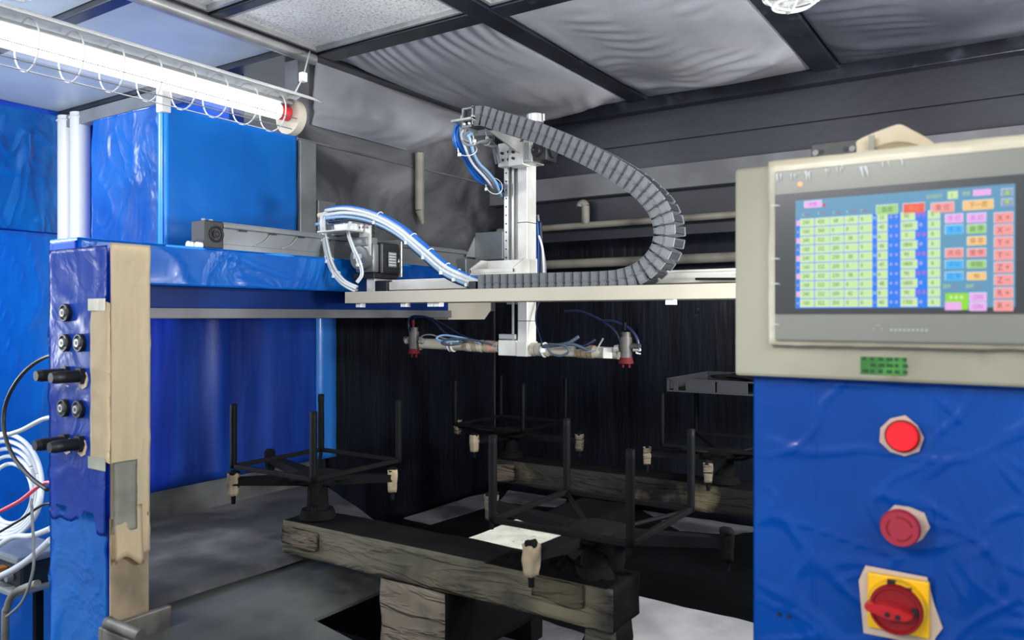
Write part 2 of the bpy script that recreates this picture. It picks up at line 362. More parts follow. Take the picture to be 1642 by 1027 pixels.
# ceiling beams and panels
def trim(n, *a, m='beamdark'): return obj('trim_%d' % n, BX(*a, bev=.003), m, kind='structure')
trim(2, -1.885, -1.825, .30, YB-.01, ZC, ZC+.06); trim(3, -1.245, -1.175, .30, YB-.01, ZC, ZC+.06)
trim(4, -.59, -.51, .30, YB-.01, ZC, ZC+.06); trim(5, -1.825, 1.3, 1.665, 1.735, ZC+.002, ZC+.06)
trim(6, -3.25, -1.885, 1.60, 1.66, ZC+.002, ZC+.06); trim(7, -3.25, -1.885, 1.085, 1.125, ZC+.002, ZC+.03)
trim(8, -1.825, -1.245, 1.285, 1.32, ZC+.002, ZC+.03); trim(9, XL, 1.3, YB-.06, YB-.01, ZC-.035, ZC+.06)
rail = NB(); cyl(rail, (-1.832, .3, ZC-.012), (-1.832, 1.66, ZC-.012), .016, seg=16)
obj('trim_10', rail, 'alu', kind='structure', smooth=True)
obj('trim_11', BX(-3.2, -2.25, 1.60, 1.64, ZC-.05, ZC-.0), 'alu_dark', kind='structure')
for (a0, a1, b0, b1) in ((-3.25, -2.58, .3, 1.083), (-2.575, -1.89, .3, 1.083), (-3.25, -2.58, 1.127, 1.598), (-2.575, -1.89, 1.127, 1.598)):
    obj('ceiling_panel', BX(a0, a1, b0, b1, ZC+.02, ZC+.03), 'ceil_grey', cl)
m_filter = mat('filter_mesh', (246,246,243), .6, col2=(232,232,229), nscale=3, col3=(190,190,188), n3=130, lo3=.5, hi3=.66, bump=.5, bscale=170, bdist=.004, bdet=1)
for k, (a0, a1, b0, b1, lab) in enumerate(((-1.82, -1.25, 1.325, 1.66, 'white perforated ceiling filter nearest the gantry, whole in view'), (-1.82, -1.25, .75, 1.28, 'white perforated ceiling filter at top left, cut by the picture edge'),
      (-1.17, -.6, 1.1, 1.66, 'white perforated ceiling filter right of the beam crossing'))):
    t = thing('ceiling_filter', lab, 'ceiling filter', ((a0+a1)/2, (b0+b1)/2, ZC), 'ceiling filters')
    obj('filter_mesh', BX(a0+.012, a1-.012, b0+.012, b1-.012, ZC+.022, ZC+.03, bev=0), m_filter, t)
    fb = NB(); w = .012
    box(fb, a0, a1, b0, b0+w, ZC+.008, ZC+.03, .001); box(fb, a0, a1, b1-w, b1, ZC+.008, ZC+.03, .001)
    box(fb, a0, a0+w, b0+w, b1-w, ZC+.008, ZC+.03, .001); box(fb, a1-w, a1, b0+w, b1-w, ZC+.008, ZC+.03, .001)
    obj('filter_frame', fb, 'alu', t)
# sagging plastic sheets under the rear ceiling
def sag(x0, x1, y0, y1, dep, seed, mode):
    def f(u, v):
        x = x0+u*(x1-x0); y = y0+v*(y1-y0)
        s = (max(0, math.sin(math.pi*u))**.55)*(max(0, math.sin(math.pi*min(1, v**1.15)))**.6)
        z = ZC+.012-dep*s*(1+.25*noise.noise(Vector((u*2, v*2, seed))))
        wv = noise.noise(Vector((u*3, v*3, seed+9)))
        env = min(1, 9*u)*min(1, 9*(1-u))*min(1, 9*v)*min(1, 9*(1-v))
        if mode == 0:   # gathers running away from the front edge
            z += .0032*math.sin(u*34+9*wv+v*5)*math.exp(-v*3.2)*env*(.4+abs(noise.noise(Vector((u*9,v*2,3))))*2) + .003*math.sin(u*80+9*wv)*math.exp(-((v-.05)*9)**2)
            z -= .022*math.exp(-((v-.80-.07*math.sin(u*3))*16)**2)*env
            z += .003*math.sin((u*1.5+v)*24+8*wv)*env*max(0, wv+.1)
        else:           # ripples running across
            z += .0045*math.sin(v*85+5*wv+u*4)*env*max(0, .15+1.2*noise.noise(Vector((u*4, v*4, seed+4))))
            z -= .016*math.exp(-((v-.74-.05*math.sin(u*4))*18)**2)*env
            z += .012*wv*env
        return Vector((x, y, z))
    return grid(f, 110, 110, .0015)
G = 'plastic sheets under the rear ceiling'
tag(obj('plastic_sheet', sag(-1.825, -1.245, 1.735, YB-.06, .07, 3, 0), 'sheet'), 'pale sagging plastic sheet in the ceiling bay above the vertical arm', 'plastic sheet', G)
tag(obj('plastic_sheet', sag(-1.175, -.59, 1.735, YB-.06, .05, 8, 1), 'sheet'), 'rippled grey plastic sheet in the ceiling bay left of the caged round lamp', 'plastic sheet', G)
tag(obj('plastic_sheet', sag(-.51, .5, 1.735, YB-.06, .05, 15, 1), 'sheet_b'), 'dull grey plastic sheet in the ceiling bay above the touch panel', 'plastic sheet', G)
def drape(u, v):
    y = 1.70+u*(1.0)
    b = math.sin(math.pi*v)
    x = -1.87-.018*v+.055*b*math.sin(math.pi*min(1, u*1.05))
    z = ZC+.004-v*(.20)*(1-.9*max(0, u-.45)/.55)-.03*b
    n = noise.noise(Vector((u*4, v*2, 2)))
    return Vector((x+.0025*math.sin(u*44+v*16+6*n)*b+.012*n*b, y, z))
tag(obj('plastic_sheet', grid(drape, 120, 50, .0015), 'sheet'), 'grey plastic sheet draped against the left wall behind the end of the tube lamp', 'plastic sheet', G)

# ------------------------------------------------------------------ pipes and seams on the walls
p0 = U(868, 374, y=YB-.04)
b = NB(); cyl(b, (-1.86, YB-.04, .355), (1.29, YB-.04, .355), .013, seg=12)
tag(obj('wall_pipe', b, 'pipe', smooth=True), 'thin grey pipe across the back wall with a short riser', 'pipe')
b = NB(); s = U(937, 340, y=YB-.05)
cyl(b, (s.x, YB-.04, .36), (s.x, YB-.04, .43), .016, seg=12); ring(b, (s.x-.012, YB-.04, .43), (0,1,0), .012, .016, a0=0, a1=math.pi, seg=8, rs=10)
tag(obj('pipe_riser', b, 'pipe', smooth=True), 'short bent pipe standing on the back wall pipe', 'pipe')
b = NB(); cyl(b, (-1.86, YB-.06, .205), (1.29, YB-.06, .205), .018, seg=12)
tag(obj('wall_pipe', b, 'pipe', smooth=True), 'thicker lower grey pipe across the back wall behind the cable chain', 'pipe')
s = U(673, 300, x=XL+.03)
b = NB(); cyl(b, (s.x, s.y, .39), (s.x, s.y, .60), .017, seg=14); cyl(b, (s.x, s.y, .39), (s.x+.004, s.y+.012, .34), .017, .006, seg=14)
tag(obj('hanging_pipe', b, 'pipe', smooth=True), 'pale vertical pipe stub with tapered end on the left wall', 'pipe')

# ------------------------------------------------------------------ tube lamp
LX, LZ = -1.5, .485
t = thing('tube_lamp', 'long caged fluorescent tube lamp with white reflector at upper left', 'lamp', (LX, .7, LZ-.05))
y0, y1 = .12, 1.275
obj('lit_tube', cyl(NB(), (LX, y0, LZ+.006), (LX, y1-.03, LZ+.006), .019, seg=20), 'tube', t, smooth=True)
obj('tube_end', cyl(NB(), (LX, y1-.03, LZ+.006), (LX, y1+.0, LZ+.006), .018, seg=20), 'red', t, smooth=True, label='red end collar')
obj('glass_tube', cyl(NB(), (LX, y0, LZ), (LX, y1, LZ), .038, seg=32, cap=False), 'pane', t, smooth=True)
b = NB(); cyl(b, (LX, y1, LZ), (LX, y1+.022, LZ), .043, seg=32); cyl(b, (LX, y1+.022, LZ), (LX, y1+.034, LZ), .03, .02, seg=24); obj('end_cap', b, 'cream', t, smooth=True)
def refl(u, v):
    a = (u-.5)*2
    return Vector((LX+a*.066, y0+v*(y1+.05-y0), LZ+.062-abs(a)**1.6*.028))
obj('reflector', grid(refl, 16, 6, .002), 'white', t, label='white sheet metal reflector')
gb = obj('gear_tray', BX(LX-.022, LX+.022, y0, y1, LZ+.024, LZ+.032), 'alu_dark', t)
k = 0; yy = y1-.045
while yy > .15:
    a0 = math.radians(0)
    obj('guard_ring', ring(NB(), (LX, yy, LZ+.002), (0,1,0), .047, .0016, seg=28, rs=5), 'wire', t); yy -= .078; k += 1
for ang in (200, 235, 270, 305, 340):
    a = math.radians(ang); px, pz = LX+.047*math.cos(a), LZ+.002+.047*math.sin(a)
    obj('guard_wire', cyl(NB(), (px, .15, pz), (px, y1-.01, pz), .0012, seg=5), 'dwire', t)
hp = U(486, 124, y=1.36)
b = NB(); cyl(b, (LX, 1.29, LZ+.05), hp, .002, seg=6); cyl(b, hp, (-1.86, 1.67, ZC+.03), .002, seg=6); box(b, hp.x-.008, hp.x+.008, 1.352, 1.368, hp.z-.012, hp.z+.012, .002)
obj('hanger', b, 'white', t)
b = NB(); cyl(b, (LX, .3, LZ+.05), (LX, .3, ZC+.06), .003, seg=6); obj('hanger', b, 'white', t)
# ------------------------------------------------------------------ round caged lamps
def bulkhead(c, R, lab):
    t = thing('caged_lamp', lab, 'lamp', (c.x, c.y, c.z-.03), 'caged round lamps')
    b = NB(); cyl(b, (c.x, c.y, c.z), (c.x, c.y, c.z+.05), R, R*.75, seg=36); obj('lamp_body', b, 'white', t, smooth=True)
    b = NB(); ring(b, (c.x, c.y, c.z), (0,0,1), R, .005, seg=40, rs=8)
    for i in range(4):
        a = math.pi/4+i*math.pi/2; cyl(b, (c.x+R*1.02*math.cos(a), c.y+R*1.02*math.sin(a), c.z-.008), (c.x+R*1.02*math.cos(a), c.y+R*1.02*math.sin(a), c.z+.012), .006, seg=8)
    obj('lamp_rim', b, 'white', t, smooth=True)
    g = NB(); bmesh.ops.create_uvsphere(g, u_segments=32, v_segments=12, radius=R*.86)
    for v in g.verts: v.co = Vector((c.x+v.co.x, c.y+v.co.y, c.z+v.co.z*.45))
    for f in g.faces: f.smooth = True
    obj('lamp_globe', g, 'clearfilm', t)
    for i in range(2):
        a = i*math.pi/2+.5; d = Vector((math.cos(a), math.sin(a), 0))
        pts = [c+d*R*math.cos(th)+Vector((0,0,-R*.55*math.sin(th))) for th in [math.pi*j/16 for j in range(17)]]
        obj('guard_wire', tube(NB(), pts, .003, 6), 'wire', t)
    obj('guard_ring', ring(NB(), (c.x, c.y, c.z-R*.38), (0,0,1), R*.7, .003, seg=32), 'wire', t)
    cyl_b = cyl(NB(), (c.x, c.y, c.z+.05), (c.x, c.y, ZC+.06), .009, seg=10); obj('lamp_stem', cyl_b, 'white', t, smooth=True)
    b = NB()
    for i in range(5):
        a = i*1.3; cyl(b, (c.x+R*.4*math.cos(a), c.y+R*.4*math.sin(a), c.z-.002), (c.x+R*.4*math.cos(a), c.y+R*.4*math.sin(a), c.z-.001), .004, seg=8)
    obj('vent_hole', b, 'rubber', t)
bulkhead(U(1270, -8, z=.66), .055, 'caged round lamp under the ceiling beam at top right')
bulkhead(U(16, -30, z=.64), .055, 'caged round lamp cut by the picture corner above the tube lamp')

# ------------------------------------------------------------------ blue wrapped cabinet behind the tube lamp
t = thing('wrapped_cabinet', 'tall cabinet wrapped in blue film behind the tube lamp', 'cabinet', (-2.07, 1.42, ZF))
def fx(u, v):
    x = -2.245+u*.345; z = .02+v*.54
    r = max(0, 1-abs(noise.noise(Vector((x*8+z*5, z*6-x*3, 4))))*7)
    return Vector((x, 1.198-.0035*r*(1-u*.4)*min(1, 6*u)*min(1, 8*(1-u))-.006*noise.noise(Vector((x*12, z*10, 1)))*min(1, 8*(1-u)), z))
obj('front_film', grid(fx, 50, 70, .002), 'film_wrinkle', t)
obj('side_film', grid(lambda u, v: Vector((XL+.004+.003*noise.noise(Vector((2, u*6, v*6)))*min(1,5*u), 1.198+u*.448, .02+v*.54)), 40, 50, .002), 'film_smooth', t)
obj('corner_film', cyl(NB(), (XL-.008, 1.208, .02), (XL-.008, 1.208, .56), .014, seg=16), 'film_smooth', t, smooth=True)
obj('body', BX(-2.24, XL-.008, 1.21, 1.645, ZF, .55, bev=.004), 'film_dark', t)
obj('lower_front_film', BX(-2.245, XL-.004, 1.196, 1.21, ZF, .018, bev=.001), 'film_smooth', t)
obj('corner_clip', BX(XL-.012, XL+.016, 1.188, 1.215, .535, .60, bev=.003), 'white', t, label='white clip at the top corner')

# ------------------------------------------------------------------ curtain panel, post, ledge plate and tray on the left side
def cur(u, v):
    y = .98+u*.73; z = -.455+v*.47
    return Vector((XL+.018+.006*math.sin(u*9)+.01*math.exp(-((u-.52)*26)**2)+.004*noise.noise(Vector((u*9, v*2, 3))), y, z))
tag(obj('curtain_sheet', grid(cur, 90, 20, .003), 'curtain'), 'dark blue sheet hanging under the wrapped side beam', 'sheet')
b = wrapbox(XL+.004, XL+.028, 1.712, 1.79, -.455, .012, cell=.02, amp=.0015, sc=10)
tag(obj('wrapped_post', b, 'bluepost'), 'light blue wrapped post at the right edge of the dark blue sheet', 'post')
tag(obj('kick_strip', BX(XL+.001, XL+.012, .98, 1.72, -.56, -.457), 'tray'), 'grey metal strip below the dark blue sheet', 'strip')
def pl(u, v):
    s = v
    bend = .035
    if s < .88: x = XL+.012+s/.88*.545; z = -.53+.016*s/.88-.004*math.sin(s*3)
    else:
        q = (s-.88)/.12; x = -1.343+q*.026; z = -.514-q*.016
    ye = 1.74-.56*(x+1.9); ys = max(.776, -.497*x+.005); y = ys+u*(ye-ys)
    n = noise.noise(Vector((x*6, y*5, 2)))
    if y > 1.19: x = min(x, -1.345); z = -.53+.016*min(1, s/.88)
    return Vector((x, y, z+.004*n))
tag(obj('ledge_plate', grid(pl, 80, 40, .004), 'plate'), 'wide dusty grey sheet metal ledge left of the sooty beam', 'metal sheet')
t = thing('drip_tray', 'shallow dark metal tray with raised rim at bottom left', 'tray', (-1.12, .95, -.626))
TX0, TX1, TY0, TY1 = -1.24, -.90, .69, 1.105
def zt_(x): return -.540 if x < -1.24 else -.540-.050*(x+1.24)/.34
b = NB()
for (xa, xb, ya, yb) in ((-1.54,-1.24,.776,1.45), (-1.24,-1.10,.69,1.45), (-1.10,-.90,.69,.995)):
    cs = [(xa,ya),(xb,ya),(xb,yb),(xa,yb)]
    T_ = [b.verts.new((x, y, zt_(x))) for x, y in cs]; B_ = [b.verts.new((x, y, zt_(x)-.006)) for x, y in cs]
    b.faces.new(T_); b.faces.new(B_[::-1])
    for k in range(4): b.faces.new([T_[k], B_[k], B_[(k+1)%4], T_[(k+1)%4]])
bmesh.ops.recalc_face_normals(b, faces=b.faces)
obj('tray_bottom', b, 'tray', t)
obj('tray_rim', BX(TX0-.012, TX0, TY0-.012, .80, -.542, -.503), 'tray_rim', t)
b = NB(); box(b, TX0, TX1, TY0-.012, TY0, -.60, -.503, .002); obj('tray_rim', b, 'tray_rim', t)
b = NB(); cyl(b, (-1.225, TY0-.006, -.493), (-1.14, TY0-.006, -.493), .009, seg=14); cyl(b, (-1.232, TY0-.006, -.493), (-1.225, TY0-.006, -.493), .0105, .009, seg=14)
obj('rim_tube', b, 'tray_rim', t, smooth=True)
b = NB(); box(b, TX0+.05, TX0+.09, TY0+.05, TY0+.09, ZF, -.565); box(b, TX1-.09, TX1-.05, TY0+.05, TY0+.09, ZF, -.612); obj('tray_leg', b, 'black', t)

# ------------------------------------------------------------------ valve cabinet wrapped in film and masking tape
t = thing('valve_cabinet', 'narrow blue wrapped cabinet edged with masking tape and push-in fittings', 'cabinet', (-1.36, .74, ZF))
VX0, VX1, VY0, VY1 = U(83, 600, y=.706).x, -1.262, .706, .770
ztop = U(180, 393, y=VY0).z
obj('body', wrapbox(VX0, VX1-.004, VY0+.003, VY1-.003, ZF, ztop-.004, cell=.02, amp=.002, sc=9, seed=2), 'film_dark', t)
zl = U(110, 830, y=VY0).z
def vf(z0, z1, amp, seed):
    def f(u, v):
        x = VX0-.002+u*(VX1-VX0-.004); z = z0+v*(z1-z0)
        if seed == 2 and v < .02: z += .02*noise.noise(Vector((u*5, 0, 7)))-.012*u
        r = max(0, 1-abs(noise.noise(Vector((x*9, z*7, seed))))*8)
        return Vector((x, VY0-.002-seed*.0008-amp*r-.002*noise.noise(Vector((x*20, z*8, seed))), z))
    return f
obj('front_film', grid(vf(ZF, zl+.02, .004, 1), 20, 60, .0015), 'film', t, label='bright blue lower film')
obj('front_film', grid(vf(zl, ztop, .003, 2), 20, 60, .0015), 'film_dark', t, label='darker blue overlapping upper film')
zb = U(172, 985, y=VY0).z
def tp(u, v):
    z = zb+.09+v*(ztop+.004-zb-.09); y = VY0-.004+u*(VY1-VY0+.006)
    return Vector((VX1+.003+.0018*noise.noise(Vector((y*60, z*9, 1)))+.002*max(0, 1-abs(noise.noise(Vector((y*50, z*5, 8))))*7), y, z))
obj('side_tape', grid(tp, 16, 90, .0015), 'tape', t, label='cream masking tape down the side')
z0 = U(160, 740, y=VY0).z; z1 = U(160, 487, y=VY0).z
fw = VX1-U(150, 600, y=VY0).x
obj('front_tape', grid(lambda u, v: Vector((VX1+.004-u*fw, VY0-.0075-.002*noise.noise(Vector((u*4, v*9, 4)))+(.003 if u < .1 else 0), z0+v*(z1-z0)+.003*math.sin(u*9))), 10, 50, .0012), 'tape', t, label='cream masking tape folded onto the front')
obj('tape_end', BX(VX1-fw, VX1-.003, VY0-.0095, VY0-.0085, z1-.012, z1+.008, bev=0), 'tape_grey', t)
obj('tape_end', BX(VX1-fw, VX1-.003, VY0-.0095, VY0-.0085, z0-.012, z0+.008, bev=0), 'tape_grey', t)
za = U(200, 738, y=.73).z; zc = U(200, 850, y=.73).z
obj('tape_patch', grid(lambda u, v: Vector((VX1+.0075+.0015*noise.noise(Vector((u*3, v*8, 6))), VY0-.002+u*.042, zc+v*(za-zc))), 8, 30, .001), 'tape_grey', t, label='grey tape patch')
obj('tape_flap', grid(lambda u, v: Vector((VX1+.006+.006*(1-v)*(1-v), VY0+u*.05, zb+.085+.01*math.sin(u*5)+v*.10)), 8, 10, .001), 'tape', t)
obj('bare_corner', BX(VX1-.002, VX1+.003, VY0-.003, VY1, ZF, zb+.16, bev=.001), 'tape_dirty', t, label='soiled lower part of the tape')
def face(px, py): return U(px, py, y=VY0)
for (px, py) in ((112, 502), (111, 550), (135, 550), (109, 654), (133, 656)):
    c = face(px, py); b = NB()
    cyl(b, (c.x, VY0-.010, c.z), (c.x, VY0-.004, c.z), .0155, seg=24)
    ring(b, (c.x, VY0-.010, c.z), (0,1,0), .0135, .0022, seg=24, rs=6, mi=1); cyl(b, (c.x, VY0-.014, c.z), (c.x, VY0-.009, c.z), .007, seg=16, mi=2)
    cyl(b, (c.x, VY0-.0145, c.z), (c.x, VY0-.0138, c.z), .0035, seg=12, mi=1)
    s = obj('socket', b, ['rubber', 'motor', 'alu'], t, smooth=True)
for (px, py) in ((112, 600), (136, 603), (110, 708), (134, 711)):
    c = face(px, py); b = NB()
    cyl(b, (c.x, VY0-.012, c.z), (c.x, VY0-.002, c.z), .0155, seg=6); cyl(b, (c.x, VY0-.048, c.z), (c.x, VY0-.012, c.z), .0105, seg=18); cyl(b, (c.x, VY0-.056, c.z), (c.x, VY0-.048, c.z), .0085, .0105, seg=18)
    obj('plug', b, 'rubber', t, smooth=True)
    obj('plug_ring', cyl(NB(), (c.x+.003, VY0-.0055, c.z-.006), (c.x+.003, VY0-.004, c.z-.006), .0165, seg=8), 'ring', t)

# ------------------------------------------------------------------ hoses, cables and pump at the far left
def P(px, py, y): return U(px, py, y=y)
t = thing('hose_coil', 'coil of white air hose hanging left of the valve cabinet', 'hose', P(20, 900, .95))
for i in range(5):
    y = .92+.012*i; cx, cy, rx, ry = 6+i*3, 780+3*i, 62-7*i, 84-9*i
    hose('hose', [P(cx+rx*math.cos(a), cy-ry*math.sin(a), y+.01*math.sin(3*a+i)) for a in [j*2*math.pi/18+.3*i for j in range(19)]], .0055, 'hose_w', t, seg=8, n=5)
def cable(name, lab, pts, r, m, ys):
    n = len(pts)
    q = [P(p[0], p[1], ys[0]+(ys[1]-ys[0])*i/(n-1)) for i, p in enumerate(pts)]
    if pts[-1][0] > 70 and pts[-1][1] < 830: q.append(Vector((VX0+.03, .742, q[-1].z+.002)))   # plugs into the side of the valve cabinet
    return tag(obj(name, tube(NB(), smooth_path(q, 10), r, 8), m), lab, name.split('_')[-1])
cable('air_hose', 'white hose running up to the valve cabinet above the coil', [(-20,706),(30,692),(80,670)], .005, 'hose_w', (.80,.80))
cable('black_cable', 'black cable bowing out from the valve cabinet on its left', [(76,786),(48,765),(20,730),(6,685),(12,640),(40,596),(82,570)], .0042, 'rubber', (.76,.78))
cable('red_hose', 'red hose crossing below the coil of white hose', [(-15,828),(30,805),(78,774)], .0042, 'hose_r', (.80,.80))
cable('thin_cable', 'thin black cable crossing below the red hose', [(-15,862),(30,836),(80,808)], .003, 'rubber', (.81,.81))
cable('grey_hose', 'thin grey hose looping down in front of the pump', [(50,800),(54,880),(52,920),(36,965),(10,990)], .003, 'hose_g', (.80,.80))
cable('air_hose', 'thick white hose crossing in front of the pump', [(-15,932),(20,915),(50,895),(82,866)], .008, 'hose_w', (.86,.86))
cable('air_hose', 'white hose lying over the top of the pump', [(-15,885),(20,862),(50,860),(82,848)], .007, 'hose_w', (.88,.88))
t = thing('pump', 'dark diaphragm pump on a bent tube stand at lower left', 'pump', P(20, 1020, 1.0))
c = P(30, 915, 1.0)
obj('pump_body', BX(c.x-.13, c.x+.07, .97, 1.08, c.z-.03, c.z+.035, bev=.01), 'motor', t)
obj('pump_top', BX(c.x-.14, c.x+.08, .96, 1.09, c.z+.035, c.z+.055, bev=.006), 'hose_g', t)
obj('pump_plate', BX(c.x-.14, c.x+.08, .95, 1.09, c.z-.045, c.z-.03, bev=.004), 'hose_g', t)
b = NB()
for i in range(5): cyl(b, (c.x-.09+i*.033, .965, c.z), (c.x-.09+i*.033, .95, c.z), .010, seg=10)
obj('pump_fitting', b, 'alu_dark', t, smooth=True)
obj('pump_valve', BX(c.x-.02, c.x+.01, .945, .97, c.z-.01, c.z+.02), mat('brass', (180,120,60), .4, .5), t, label='small brass valve')
q = [P(60, 936, .93), P(26, 950, .93), P(12, 975, .93), P(8, 1030, .93)]; q.append(Vector((q[-1].x, q[-1].y, ZF)))
obj('stand_tube', tube(NB(), smooth_path(q, 8), .009, 10), 'pipe', t)
obj('stand_leg', BX(c.x+.03, c.x+.05, 1.02, 1.04, ZF, c.z-.045), 'black', t)

# ------------------------------------------------------------------ wrapped side beam and its linear actuator
t = thing('side_beam', 'side beam wrapped in bright blue film carrying the gantry', 'beam', (-1.6, 1.5, .0))
def bw(u, v):
    y = .80+u*1.22; z = .066+v*.088
    n = noise.noise(Vector((y*7, z*14, 3)))
    return Vector((-1.552+.006*n+.004*max(0, 1-abs(noise.noise(Vector((y*6+z*10, z*12, 9))))*6), y, z))
obj('film_face', grid(bw, 110, 14, .002), 'film', t)
obj('film_top', BX(-1.66, -1.552, .80, 2.02, .148, .155, bev=.003), 'film_smooth', t)
obj('core', BX(-1.66, -1.562, .80, 2.03, .068, .148), 'film_dark', t)
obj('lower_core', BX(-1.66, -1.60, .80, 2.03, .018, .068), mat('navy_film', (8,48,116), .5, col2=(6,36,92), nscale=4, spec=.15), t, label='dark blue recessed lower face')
obj('lower_rail', BX(-1.66, -1.585, .80, 2.03, -.006, .018), 'band', t, label='grey metal lower rail')
e = NB(); a = 2.03; prism(e, [(2.03, .048), (2.275, .048), (2.275, .02), (2.235, -.012), (2.03, -.012)], -1.66, -1.60, 'x')
obj('end_bracket', e, 'cream', t, label='beige chamfered end bracket')
obj('beam_foot', BX(XL, -1.66, 2.1, 2.2, .0, .04), 'band', t); obj('beam_foot', BX(XL+.03, -1.66, 1.25, 1.35, .0, .04), 'band', t)
t = thing('side_actuator', 'grey linear actuator with black end block on the wrapped side beam', 'actuator', (-1.61, 1.5, .155))
MX0, MX1 = -1.636, -1.582
b = NB(); box(b, MX0, MX1, 1.105, 1.155, .157, .222, .003); obj('end_block', b, 'motor', t, label='black end block')
b = NB(); ring(b, (MX1+.001, 1.134, .191), (1,0,0), .017, .003, seg=28); cyl(b, (MX1-.002, 1.134, .191), (MX1+.004, 1.134, .191), .010, seg=20); ring(b, (MX1+.004, 1.134, .191), (1,0,0), .006, .0015)
obj('bearing_ring', b, 'rubber', t, smooth=True)
b = NB(); box(b, MX0, MX1-.003, 1.155, 2.12, .157, .170, .001); box(b, MX0, MX1-.007, 1.155, 2.12, .170, .208, .001); box(b, MX0+.002, MX1, 1.155, 2.12, .208, .219, .002); box(b, MX0+.006, MX1-.012, 1.155, 2.12, .219, .223, .001)
obj('extrusion', b, 'alu_dark', t)
b = NB()
for yy in (1.20, 1.29, 1.38, 1.47): box(b, MX1-.001, MX1+.002, yy, yy+.02, .2035, .2065)
obj('slot_nut', b, 'rubber', t)
for yy in (1.245, 1.33):
    cb = [Vector((MX1-.005, yy, .172)), Vector((MX1-.004, yy+.03, .185)), Vector((MX1-.004, yy+.05, .206))]
    obj('cable', tube(NB(), smooth_path(cb, 6), .0015, 6), 'alu', t)
b = NB()
for k in range(3): cyl(b, (MX0+.004, 1.094, .166), (MX0+.004, 1.105, .166), .009, seg=12) if k == 0 else cyl(b, (MX0+.004+k*.018, 1.092, .163), (MX0+.004+k*.018, 1.105, .163), .008, seg=12)
obj('cap_nut', b, 'white', t, smooth=True)
b = NB(); cyl(b, (-1.61, 1.12, .222), (-1.61, 1.12, .228), .005, seg=10); cyl(b, (-1.61, 1.14, .222), (-1.61, 1.14, .228), .005, seg=10); obj('screw', b, 'bolt', t)
# grey box at the rear end of the actuator
t = thing('sheet_metal_box', 'small dull steel box behind the vertical arm', 'box', (-1.52, 2.18, .2))
obj('box_body', BX(-1.578, -1.464, 2.15, 2.24, .19, .284), 'alu_dark', t)
obj('box_foot', BX(-1.62, -1.55, 2.06, 2.22, .13, .19), 'alu_dark', t)
obj('side_flange', prism(NB(), [(2.10, .20), (2.15, .20), (2.15, .27)], -1.582, -1.578, 'x'), 'alu', t)

# ------------------------------------------------------------------ gantry crossbeam
YA = 1.43
t = thing('gantry_crossbeam', 'cream gantry crossbeam with white linear rail running across', 'beam', (-.8, 1.5, .0))
x0 = U(553, 470, y=YA).x
b = NB(); box(b, x0, 1.25, YA, YA+.004, .0325, .0615, .001); box(b, x0, 1.25, YA+.004, YA+.12, .0325, .0365, .001)
obj('face_plate', b, 'cream', t)
b = NB()
for px in (578, 650, 693, 703, 1076): c = U(px, 483, y=YA+.02); box(b, c.x-.009, c.x+.009, YA+.012, YA+.03, .022, .0325, .001)
obj('clamp', b, 'white', t)
x1 = U(625, 450, y=1.54).x
b = NB(); box(b, x1, 1.25, 1.54, 1.60, .040, .066, .001); box(b, x1, 1.25, 1.536, 1.604, .068, .090, .002); box(b, x1, 1.25, 1.548, 1.592, .090, .096, .001); box(b, x0+.05, 1.25, 1.535, 1.61, .036, .042, .001)
obj('linear_rail', b, 'alu_white', t)
b = NB(); box(b, x1-.045, x1, 1.53, 1.605, .042, .094, .003); obj('end_block', b, 'motor', t)
b = NB(); box(b, x1-.075, x1-.045, 1.53, 1.61, .036, .108, .002); obj('end_plate', b, 'alu_white', t)
b = NB(); c = U(1000, 450, y=1.50); cyl(b, (c.x+.15, 1.52, .075), (c.x+.5, 1.525, .066), .003, seg=6); cyl(b, (c.x+.25, 1.522, .082), (c.x+.5, 1.525, .060), .002, seg=6); obj('cable', b, 'rubber', t)
# servo motor, axis along y
t = thing('servo_motor', 'black servo motor with finned body at the left end of the crossbeam', 'motor', (-1.48, 1.55, .105))
c0 = U(612, 440, x=-1.44); c1 = U(641, 440, x=-1.44); zt = U(626, 390, x=-1.44).z; zbm = U(626, 441, x=-1.44).z
mx0, mx1 = -1.52, -1.44; zm = (zt+zbm)/2
b = NB(); box(b, mx0, mx1, c0.y, c1.y, zbm, zt, .005)
for k in range(4): box(b, mx1, mx1+.003, c0.y+.008, c1.y-.004, zt-.016-k*.008, zt-.012-k*.008)
box(b, mx1, mx1+.003, c0.y+.008, c1.y-.004, zbm+.008, zbm+.012); box(b, mx1, mx1+.003, c0.y+.008, c1.y-.004, zbm+.016, zbm+.020)
obj('motor_body', b, 'motor', t)
ey = U(586, 420, x=-1.455).y
b = NB(); box(b, mx0+.008, mx1-.008, ey+.02, c0.y, zbm+.004, zt-.004, .006); cyl(b, (-1.48, ey, zm), (-1.48, ey+.03, zm), .031, seg=28)
box(b, -1.51, -1.455, ey+.004, c0.y, zt-.012, zt+.012, .002); obj('encoder_cap', b, 'alu_dark', t, smooth=True)
obj('mount_flange', BX(mx0-.004, mx1+.006, c1.y, c1.y+.007, zbm-.006, zt+.012), 'alu', t)
b = NB(); box(b, mx1+.003, mx1+.0045, c0.y+.022, c1.y-.018, zm-.022, zm+.018, 0); obj('name_plate', b, 'alu_dark', t)
b = NB()
for k in range(5): box(b, mx1+.0045, mx1+.0052, c0.y+.024, c1.y-.021, zm-.018+k*.0075, zm-.0155+k*.0075, 0)
obj('plate_print', b, 'white', t)
b = NB(); prism(b, [(c1.y-.012, zm-.008), (c1.y-.004, zm-.008), (c1.y-.008, zm+.002)], mx1+.003, mx1+.0042, 'x'); obj('warning_mark', b, 'white', t)
b = NB(); box(b, -1.498, -1.468, ey-.0015, ey+.001, zm-.002, zm+.010, 0); obj('sticker', b, 'white', t)
